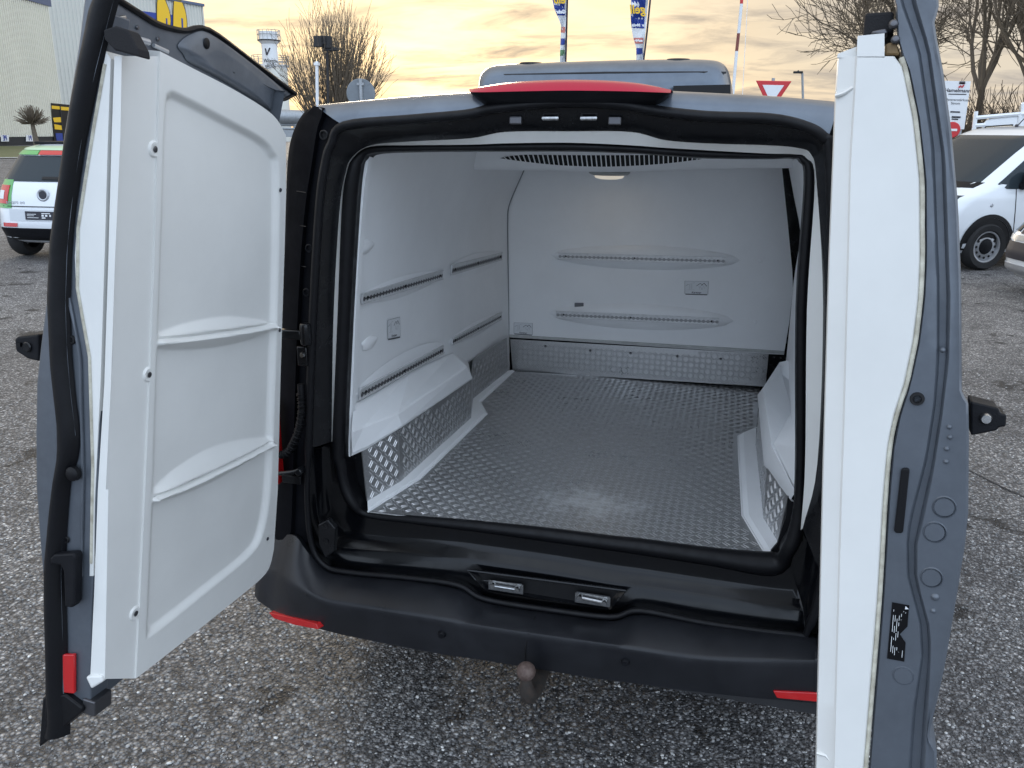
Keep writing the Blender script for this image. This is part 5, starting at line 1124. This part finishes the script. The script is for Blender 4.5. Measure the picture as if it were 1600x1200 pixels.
# sign board
D = 25; b = spot(1497, D); sb = thing('sign_board', 'white sign board with black lettering on two posts, right of the van door', 'sign', tuple(b)); 
Q = [far(x, y, D)-b for x, y in ((1474,126),(1517,127),(1506.5,202),(1484,201))]; xr = Q[1]-Q[0]; xr /= np.linalg.norm(xr); nb_ = CAMP-b; nb_[2] = 0; nb_ /= np.linalg.norm(nb_)
mb = MB(); mb.prism(Q, -nb_*.04); bd_ = mb.build('board', M_signwhite, sb, 0)
mb = MB()
for x in (1486, 1504): p = far(x, 180, D)-b-nb_*.08; mb.tube([p, np.array((p[0], p[1], 0))], .04, 8)
mb.build('post', M_galv, sb, 0)
def stext(s, x, y, size, m=M_print, bold=0.): text_mesh('lettering', s, size, mframe(far(x, y, D)-b+nb_*.012, xr, (0, 0, 1)), m, bd_, bold=bold)
stext('Hamelmann', 1496.5, 141.5, .125, bold=.002); stext('Netzverstärkung', 1496, 156, .085); stext('Strom', 1493, 161.5, .085)
mb = MB()
for x0, x1, y, w in ((1482,1510,147,.012), (1485,1500,174.7,.018), (1487,1501,182.7,.022), (1487,1497,186,.016)): mb.tube([far(x0, y, D)-b+nb_*.005, far(x1, y+.5, D)-b+nb_*.005], w, 4)
mb.build('small_print', M_print, bd_, 0)
mb = MB(); mb.tube([far(x, y, D)-b+nb_*.01 for x, y in ((1498,137),(1501,134),(1503,136.5),(1506,133))], .022, 5); mb.build('emblem', M_signred, bd_, 0)
mb = MB(); mb.tube([far(1499, 129.3, D)-b+nb_*.005, far(1508, 129.5, D)-b+nb_*.005], .035, 4); mb.build('emblem', M_print, bd_, 0)
# feather flags
def flag(pole, outline, fields, label, D, txt):
    px0 = pole[-1][0]; b = spot(px0, D); t = thing('feather_flag', label, 'flag', tuple(b), group='advertising flags'); F_ = lambda p, o=0.: far(p[0], p[1], D-o)-b
    foot = np.array((0, 0, 0.)); pts = [F_(p) for p in pole]; mb = MB(); mb.tube(pts+[np.array((pts[-1][0], pts[-1][1], .1))], .022, 6); mb.lathe([(.25, 0), (.25, .08), (.05, .12)], foot, n=16); mb.build('pole', M_print, t, 40)
    L_, R_ = outline; ys = np.linspace(L_[0][1], L_[-1][1], 30); rows = []
    for y in ys: rows.append([F_((itp(L_, y)*(1-s)+itp(R_, y)*s, y), .10*math.sin(s*4+y*.09)) for s in np.linspace(0, 1, 6)])
    mb = MB(); mb.grid(rows); cl_ = mb.build('cloth', M_signwhite, t, 60)
    for y0, y1, m_ in fields:
        ys = np.linspace(y0, y1, 8)
        for o in (.012,):
            rows = [[F_((itp(L_, y)*(1-s)+itp(R_, y)*s, y), .10*math.sin(s*4+y*.09)+o) for s in np.linspace(0.02, .86, 6)] for y in ys]; mb = MB(); mb.grid(rows); mb.build('printed_field', m_, cl_, 0)
    tw_ = CAMP-b; tw_[2] = 0; tw_ /= np.linalg.norm(tw_); xr_ = np.array((-tw_[1], tw_[0], 0)); xr_ = xr_ if xr_ @ rt0 > 0 else -xr_
    for s, x, y, size, m_ in txt: text_mesh('lettering', s, size, mframe(F_((x, y), .16), -xr_, (0, 0, 1)), m_, cl_, bold=.006, shear=.15)
M_pinkp = mat('printed_red', (.55, .18, .16), .5); M_greenp = mat('printed_green', (.14, .30, .16), .5)
flag([(893,-160),(888,-60),(886.5,0),(884,95),(884,130)], ([(850,-120),(856,-40),(863,0),(867,18),(872,27),(876.5,40),(874.5,95),(874,125)], [(892,-120),(887,-40),(885.5,0),(884.5,27),(884,40),(883.5,95),(883,125)]),
     [(-60,24,M_blueprint), (42,51,M_pinkp), (60,70,M_blueprint), (78,87,M_greenp)], 'left feather flag, narrow, white and blue, flying above the roof cooling unit', 20, [('elb', 875, 0, .22, M_yellow), ('Gebr', 876.5, 18.5, .10, M_signwhite)])
flag([(1020,-160),(1016,0),(1011,50),(1006,92),(1005,130)], ([(976,-120),(982,-30),(986,0),(985,20),(986,40),(989,58),(994,75),(994,92),(993,125)], [(1019,-120),(1015,-30),(1013,0),(1011,20),(1010,40),(1008,58),(1006,75),(1005,92),(1003,125)]),
     [(-60,44,M_blueprint), (59,68,M_pinkp), (75,85,M_blueprint)], 'right feather flag, wider, with yellow letters on blue, above the roof cooling unit', 20, [('gell', 997, 15, .25, M_yellow), ('er Markt', 997, 39.5, .075, M_signwhite), ('mobile', 998, 63.5, .06, M_signwhite)])
# red and white mast with its line
D = 24; b = spot(1146, D); ms = thing('banded_mast', 'slim red and white banded mast standing right of the roof cooling unit', 'mast', tuple(b)); F_ = lambda x, y: far(x, y, D)-b
for (x0, y0, x1, y1), m_ in (((1161,-45,1158.5,6), M_signred), ((1158.5,6,1154,52), M_signwhite), ((1154,52,1151,80), mat('shaded_dark_red', (.20, .06, .05), .6)), ((1151,80,1143,170), M_signwhite)):  # lower red band is darker: its shade is put into the colour
    mb = MB(); mb.tube([F_(x0, y0), F_(x1, y1)], .042, 10); mb.build('band', m_, ms, 60)
mb = MB(); mb.tube([F_(1143, 170), np.array((F_(1143, 170)[0], F_(1143, 170)[1], 0))], .05, 10); mb.build('band', M_signwhite, ms, 60)
mb = MB(); mb.tube([F_(1170, -40), F_(1166, 40), F_(1160, 150)], .008, 5); mb.tube([F_(1161, -45), F_(1170, -40)], .012, 5); mb.build('line', M_signwhite, ms, 0)
# street lamp, signal mast, light post
D = 55; b = spot(1253, D); sl_ = thing('street_lamp', 'thin street lamp with a short arm beside the give way sign', 'street lamp', tuple(b)); F_ = lambda x, y: far(x, y, D)-b
mb = MB(); mb.tube([(0, 0, 0), F_(1253.5, 114)], .07, 8); mb.tube([F_(1253.5, 114), F_(1247, 113.5)], .05, 6); mb.build('pole', M_galv, sl_, 50)
mb = MB(); mb.box(F_(1247, 113), (.55, .25, .12)); mb.tube([F_(1246, 113), F_(1248, 110)], .06, 5); mb.build('lamp_head', M_dark, sl_, 0, bevel=.03)
D = 44; b = spot(516, D); sg = thing('signal_mast', 'dark equipment boxes on a mast among the shoots of the round bare tree', 'mast', tuple(b)); F_ = lambda x, y: far(x, y, D)-b
mb = MB(); mb.tube([(0, 0, 0), F_(511, 60)], .06, 8); mb.build('pole', M_dark, sg, 50)
for x, y, w, h in ((498, 65, .42, .5), (506, 63, .3, .4), (512, 66, .4, .55), (518, 77, .7, .16)):
    mb = MB(); mb.box(F_(x, y), (w, .3, h)); mb.build('equipment_box', M_dark, sg, 0, bevel=.03)
D = 40; b = spot(499, D); lp = thing('white_post', 'plain white post standing in front of the round bare tree', 'post', tuple(b)); mb = MB(); mb.tube([(0, 0, 0), far(495, 96, D)-b], .07, 10); mb.box(far(495, 100, D)-b, (.2, .2, .12)); mb.build('shaft', M_signwhite, lp, 50)

# ---------------------------------------------------------------- vehicles
class Veh:
    """body lofted from stacked plan outlines; the end that faces the camera lies at small y"""
    def __init__(s, rows): s.r = np.array(rows, float)       # z, half width, y near end, y far end, corner radius
    def row(s, z): return [float(np.interp(z, s.r[:, 0], s.r[:, k])) for k in range(1, 5)]
    def end(s, x, z, off=0.):
        w, y0, y1, r = s.row(z); ax = abs(x); e = .06*(x/w)**2
        y = y0+e
        if ax > w-r: y = y0+e+r-math.sqrt(max(0, r*r-(min(ax, w)-(w-r))**2))
        return np.array((x, y-off, z))
    def side(s, sg, y, z, off=0.):
        w, y0, y1, r = s.row(z); x = w
        yy = y-(y0+.06)
        if yy < r: x = w-r+math.sqrt(max(0, r*r-(r-max(yy, 0))**2))
        return np.array((sg*(x+off), y, z))
    def outline(s, z):
        w, y0, y1, r = s.row(z); P = []
        xs = [-w+r*(1-math.cos(t)) for t in np.linspace(0, math.pi/2, 7)]; xs = xs+list(np.linspace(-w+r, w-r, 9))[1:-1]+[-x for x in xs[::-1]]
        P = [s.end(x, z) for x in xs]
        rb = min(r, .3)
        for t in np.linspace(0, math.pi/2, 6): P.append(np.array((w-rb+rb*math.cos(t), y1-rb+rb*math.sin(t), z)))
        for t in np.linspace(math.pi/2, 0, 6): P.append(np.array((-w+rb-rb*math.cos(t), y1-rb+rb*math.sin(t), z)))
        return P
    def body(s, parent, m):
        g = MB(); zs = []
        for a_, b_ in zip(s.r[:-1, 0], s.r[1:, 0]): zs += list(np.linspace(a_, b_, 4)[:-1])
        zs.append(s.r[-1, 0]); g.grid([s.outline(z) for z in zs], closed=True); g.poly(s.outline(zs[-1])); g.poly(s.outline(zs[0])); return g.build('body', m, parent, 50)
    def patch_end(s, name, xl, xr, z0, z1, m, parent, off=.008, nx=14, nz=8):
        """xl/xr functions or numbers of relative height"""
        f = lambda v, t: v(t) if callable(v) else v
        rows = []
        for t in np.linspace(0, 1, nz): rows.append([s.end(f(xl, t)*(1-u)+f(xr, t)*u, z0+(z1-z0)*t, off) for u in np.linspace(0, 1, nx)])
        g = MB(); g.grid(rows); bdry = rows[0]+[r[-1] for r in rows[1:]]+rows[-1][-2::-1]+[r[0] for r in rows[-2:0:-1]]
        g.grid([bdry, [p+np.array((0, off+.01, 0)) for p in bdry]], closed=True); return g.build(name, m, parent, 40)
    def patch_side(s, name, sg, poly, m, parent, off=.006, n=10):
        """poly given as lower and upper edge lists of (y, z)"""
        lo_, hi_ = poly; rows = []
        for t in np.linspace(0, 1, n): rows.append([s.side(sg, l[0]*(1-t)+h_[0]*t, l[1]*(1-t)+h_[1]*t, off) for l, h_ in zip(lo_, hi_)])
        g = MB(); g.grid(rows); bdry = rows[0]+[r[-1] for r in rows[1:]]+rows[-1][-2::-1]+[r[0] for r in rows[-2:0:-1]]
        g.grid([bdry, [p-np.array((sg*(off+.01), 0, 0)) for p in bdry]], closed=True); return g.build(name, m, parent, 40)
def wheel(parent, x, y, r, w=.20, holes=12, cap=True):
    sg = 1 if x > 0 else -1; g = MB(); g.lathe([(r*.62, -w/2), (r*.9, -w/2-.01), (r*.98, -w*.35), (r, 0), (r*.98, w*.35), (r*.9, w/2+.01), (r*.70, w/2), (r*.62, w*.30)], (x, y, r), (sg, 0, 0), 36); t = g.build('wheel', M_tyre, parent, 40)
    g = MB(); g.lathe([(r*.66, w*.46), (r*.60, w*.44), (r*.57, w*.25), (r*.46, w*.34), (r*.34, w*.36), (r*.30, w*.30)], (x, y, r), (sg, 0, 0), 32); g.build('rim', M_rim, t, 40)
    g = MB(); g.lathe([(r*.33, w*.30), (r*.30, w*.40), (r*.14, w*.46), (0, w*.46)], (x, y, r), (sg, 0, 0), 24); g.build('hub_cap', M_plastic, t, 40)
    for k in range(holes):
        a = 2*math.pi*k/holes; c = np.array((x+sg*w*.352, y+r*.465*math.cos(a), r+r*.465*math.sin(a))); g = MB(); g.lathe([(0, .003), (r*.055, .003), (r*.06, 0)], c, (sg, 0, 0), 8); g.build('rim_hole', M_hole, t, 0)
    return t
# ---- small white and green car, seen from behind
sm = Veh([(.24,.66,.20,3.3,.25),(.32,.80,.06,3.42,.30),(.45,.83,.0,3.48,.32),(.70,.835,.02,3.48,.34),(.88,.825,.06,3.45,.36),(1.02,.80,.12,3.3,.36),(1.10,.775,.17,2.9,.34),(1.42,.66,.42,2.1,.30),(1.50,.62,.52,1.9,.30),(1.55,.52,.75,1.7,.28)])
az = azim(66); ang = math.atan2(az[1], az[0])-math.pi/2
car_c = spot(62, 13.0)
smc = thing('small_car', 'small white and green hatchback parked with its rear towards the camera', 'car', tuple(car_c), math.radians(10))
sm.body(smc, M_carwhite)
sm.patch_end('rear_window', lambda t: -.70+.12*t, lambda t: .70-.12*t, 1.07, 1.40, M_glass, smc)
sm.patch_end('spoiler', lambda t: -.60+.03*t, lambda t: -.22, 1.415, 1.47, M_green, smc, .03); sm.patch_end('high_brake_light', lambda t: -.20, lambda t: .20, 1.415, 1.47, M_red, smc, .035); sm.patch_end('spoiler', lambda t: .22, lambda t: .60-.03*t, 1.415, 1.47, M_green, smc, .03)
sm.patch_end('roof_edge', lambda t: -.58+.05*t, lambda t: .58-.05*t, 1.475, 1.53, M_greenpale, smc, .02)
g = MB(); g.box((0, 1.25, 1.565), (.98, 1.0, .04)); g.build('roof_panel', M_plastic, smc, 0, bevel=.02)
for sg in (-1, 1):
    a_, b_ = (-.76, -.52) if sg < 0 else (.52, .76)
    tl = sm.patch_end('tail_light', lambda t: a_ if sg < 0 else a_-.02*t, lambda t: b_+.02*t if sg < 0 else b_, .78, 1.02, M_red, smc, .02, 12, 8)
    a2, b2_ = (-.69, -.58) if sg < 0 else (.58, .69)
    sm.patch_end('reverse_light', a2, b2_, .84, .95, M_signwhite, tl, .028, 6, 5)
    a3, b3_ = (-.82, -.465) if sg < 0 else (.465, .82)
    sm.patch_end('side_frame', a3, b3_, .72, 1.09, M_green, smc, .008)
    wheel(smc, sg*.72, .62, .30, .2, 0); wheel(smc, sg*.72, 3.0, .30, .2, 0)
    sm.patch_end('bumper_reflector', -.62 if sg < 0 else .40, -.40 if sg < 0 else .62, .475, .525, M_red, smc, .012)
sm.patch_end('lower_bumper', -.82, .82, .28, .46, M_plastic, smc, .010)
sm.patch_end('number_plate', -.26, .26, .575, .685, M_print, smc, .016); 
sm.patch_end('plate_recess', -.50, .50, .555, .71, mat('recess_white', (.60, .63, .66), .4), smc, .006)
for k, (x0, x1, z0, z1) in enumerate(((-.23,-.10,.645,.652), (-.23,-.13,.625,.631), (-.23,-.07,.60,.606), (-.02,.10,.656,.666), (-.02,.01,.62,.645), (.03,.06,.62,.645), (.09,.11,.62,.645), (-.02,.03,.595,.610), (.16,.21,.595,.615))): sm.patch_end('plate_mark', x0, x1, z0, z1, M_signwhite, smc, .021, 3, 2)
sm.patch_end('hatch_joint', -.60, .60, .742, .752, M_hole, smc, .010); sm.patch_end('wiper', -.05, .30, 1.10, 1.135, M_hole, smc, .02)
c = sm.end(0, .90, .012); g = MB(); g.lathe([(.085, .004), (.07, .012), (.055, .006)], c, (0, -1, .1), 24); bdg = g.build('badge', M_silver, smc, 40); g = MB(); g.lathe([(0, .01), (.05, .01), (.056, .006)], c, (0, -1, .1), 20); g.build('badge_center', M_print, bdg, 0)
text_mesh('lettering', 'smart eq', .075, mframe(sm.end(-.40, .80, .012), (1, 0, 0), (0, 0, 1)), M_silver, smc)
g = MB(); g.tube([(.05, .72, 1.55), (-.06, 1.12, 1.98)], .006, 5); g.build('aerial', M_print, smc, 0)

# ---- white van facing left
tv = Veh([(.24,.88,.10,4.95,.25),(.34,.94,.02,5.0,.30),(.60,.965,.0,5.0,.36),(.82,.97,.05,5.0,.42),(1.0,.97,.18,5.0,.48),(1.10,.965,.45,5.0,.48),(1.20,.955,.72,5.0,.42),(1.60,.915,1.28,5.0,.36),(1.84,.87,1.62,5.0,.34),(1.92,.80,1.82,4.98,.32),(1.965,.62,2.15,4.9,.30)])
h = np.array((-.88, -.475)); th = math.atan2(-(-h[0]), -h[1]) if False else -math.radians(61.5)
R_ = Rz(th); wg = at(1527, 421, 2, 0); org = wg-R_ @ np.array((.88, .98, 0)); org[2] = 0
wv = thing('white_van', 'white panel van with black door mirror parked on the right facing left', 'van', tuple(org), th)
tv.body(wv, M_carwhite)
tv.patch_end('windscreen', lambda t: -.80+.06*t, lambda t: .80-.06*t, 1.20, 1.83, M_glass, wv, .008, 18, 10)
tv.patch_end('cowl', -.84, .84, 1.125, 1.20, M_plastic, wv, .006)
tv.patch_end('lower_bumper', -.93, .93, .30, .50, M_plastic, wv, .008); tv.patch_end('grille', -.45, .45, .62, .86, M_print, wv, .008)
for sg in (-1, 1):
    tv.patch_end('headlight', .58 if sg > 0 else -.90, .90 if sg > 0 else -.58, .86, 1.03, M_glass, wv, .012, 12, 6)
    tv.patch_side('side_window', sg, ([(1.02,1.18),(1.15,1.12),(1.5,1.12),(1.9,1.14),(2.15,1.15)], [(1.10,1.24),(1.45,1.52),(1.62,1.66),(1.95,1.72),(2.15,1.72)]), M_glass, wv)
    tv.patch_side('door_joint', sg, ([(1.40,.45),(1.412,.45)], [(1.30,1.15),(1.312,1.15)]), M_hole, wv, .004, 8)
    tv.patch_side('sill_trim', sg, ([(1.45,.26),(3.4,.26)], [(1.45,.36),(3.4,.36)]), M_plastic, wv, .006)
    g = MB(); g.box((sg*1.10, 1.42, 1.24), (.22, .16, .26)); g.box((sg*.98, 1.40, 1.16), (.16, .12, .10)); g.build('mirror', M_plastic, wv, 0, bevel=.04)
    arch = [(.98+.44*math.cos(t), .34+.44*math.sin(t)) for t in np.linspace(-.15, math.pi+.15, 22)]
    g = MB(); a_ = [tv.side(sg, y, max(z, .25), .012) for y, z in arch]; b_ = [tv.side(sg, .98+(y-.98)*.88, max(.34+(z-.34)*.88, .25), .012) for y, z in arch]; g.grid([a_, b_])
    g.poly([p-np.array((sg*.004, 0, 0)) for p in b_]); g.build('wheel_arch', M_hole, wv, 0)
    wheel(wv, sg*.885, .98, .33, .21, 12); wheel(wv, sg*.885, 4.05, .33, .21, 0)
    c = tv.side(sg, .95, .90, .0); g = MB(); g.lathe([(0, .012), (.02, .011), (.028, 0)], c, (sg, 0, 0), 14); g.build('side_indicator', M_silver, wv, 50)
g = MB(); g.tube([(.0, 2.05, 1.95), (.05, 2.2, 2.16)], .008, 5); g.lathe([(.03, 0), (.02, .03), (0, .035)], (0, 2.05, 1.955), n=10); g.build('aerial', M_print, wv, 0)
# ---- nose of a silver white car at the right edge
sv_ = Veh([(.20,.80,.14,4.2,.30),(.30,.88,.03,4.3,.36),(.50,.90,.0,4.3,.40),(.70,.90,.04,4.3,.44),(.86,.89,.16,4.3,.48),(.96,.87,.50,4.3,.48),(1.05,.85,1.0,4.25,.42),(1.45,.70,1.7,3.9,.36),(1.54,.60,2.0,3.6,.3)])
th2 = -math.radians(72); R_ = Rz(th2); pc_ = spot(1568, 11.6)-R_ @ np.array((.55, .08, 0)); pc_ = spot(1568, 11.7)+R_ @ np.array((.80, .05, 0))*0
org = spot(1597, 11.7)-R_ @ np.array((-.62, .10, 0))*1.0
cs = thing('silver_car', 'front corner of a silver white car cut off by the right picture edge', 'car', tuple(org), th2)
sv_.body(cs, M_carwhite); sv_.patch_end('bumper_grille', -.86, .86, .42, .62, M_print, cs, .010, 18); sv_.patch_end('skid_plate', -.86, .86, .24, .36, M_silver, cs, .016, 18); sv_.patch_end('chrome_bar', -.80, .80, .64, .70, M_silver, cs, .014, 18)
sv_.patch_end('grille', -.45, .45, .72, .86, M_print, cs, .010); sv_.patch_end('windscreen', lambda t: -.72+.1*t, lambda t: .72-.1*t, 1.06, 1.42, M_glass, cs, .008)
for sg in (-1, 1):
    sv_.patch_end('headlight', .50 if sg > 0 else -.82, .82 if sg > 0 else -.50, .74, .86, M_glass, cs, .014)
    wheel(cs, sg*.80, .85, .33, .21, 0); wheel(cs, sg*.80, 3.4, .33, .21, 0)
    arch = [(.85+.42*math.cos(t), .34+.42*math.sin(t)) for t in np.linspace(-.1, math.pi+.1, 18)]; g = MB(); g.poly([sv_.side(sg, y, max(z, .22), .010) for y, z in arch]); g.build('wheel_arch', M_hole, cs, 0)
# ---- white flatbed truck with ladder rack behind the white van
D = 21; b = spot(1560, D); tkc = thing('flatbed_truck', 'white flatbed truck with a pipe rack, its cab rear window seen above the white van', 'truck', tuple(b)); F_ = lambda x, y, o=0.: far(x, y, D+o)-b
def tubes(name, paths, r, m, parent):
    g = MB()
    for p in paths: g.tube(p, r, 6)
    return g.build(name, m, parent, 50)
tubes('rack', [[F_(1525,174), F_(1521,209), F_(1520,230)], [F_(1524,184), F_(1594,178), F_(1640,176)], [F_(1523,196), F_(1540,195)], [F_(1594,176), F_(1594,230)]], .045, M_carwhite, tkc)
tubes('rack', [[F_(1521,207), F_(1545,206)]], .06, M_carwhite, tkc)
bk_ = azim(1560)
g = MB(); g.prism([F_(x, y) for x, y in spline([np.array(p) for p in ((1531,212),(1536,196),(1541,188),(1552,185),(1575,182),(1592,181))], 4)]+[F_(1592, 240), F_(1531, 240)], bk_*1.6); cbm = g.build('cab', M_carwhite, tkc, 40, bevel=.03)
g = MB(); g.prism([F_(x, y, -.02) for x, y in ((1539,197),(1583,194),(1583,205.5),(1537,207))], bk_*.02); rwm = g.build('rear_window', M_hole, cbm, 0)
g = MB(); g.prism([F_(x, y, -.035) for x, y in ((1541,198.5),(1581,195.8),(1581,203.5),(1539,205.5))], bk_*.01); g.build('pane', mat('tan_reflection', (.36, .30, .20), .4), rwm, 0)  # tan reflection in the window, painted as the pane's own colour
g = MB(); g.prism([F_(x, y) for x, y in ((1595,160),(1680,155),(1680,240),(1594,240))], bk_*2.2); g.build('box', M_carwhite, tkc, 0, bevel=.03)
g = MB(); g.box((0, 0, .8), (3.2, 1.6, .5)); g.build('bed', M_galv, tkc, 0)
for dx_ in (-1.1, 1.1): wheel(tkc, dx_, .2, .36, .22, 0)
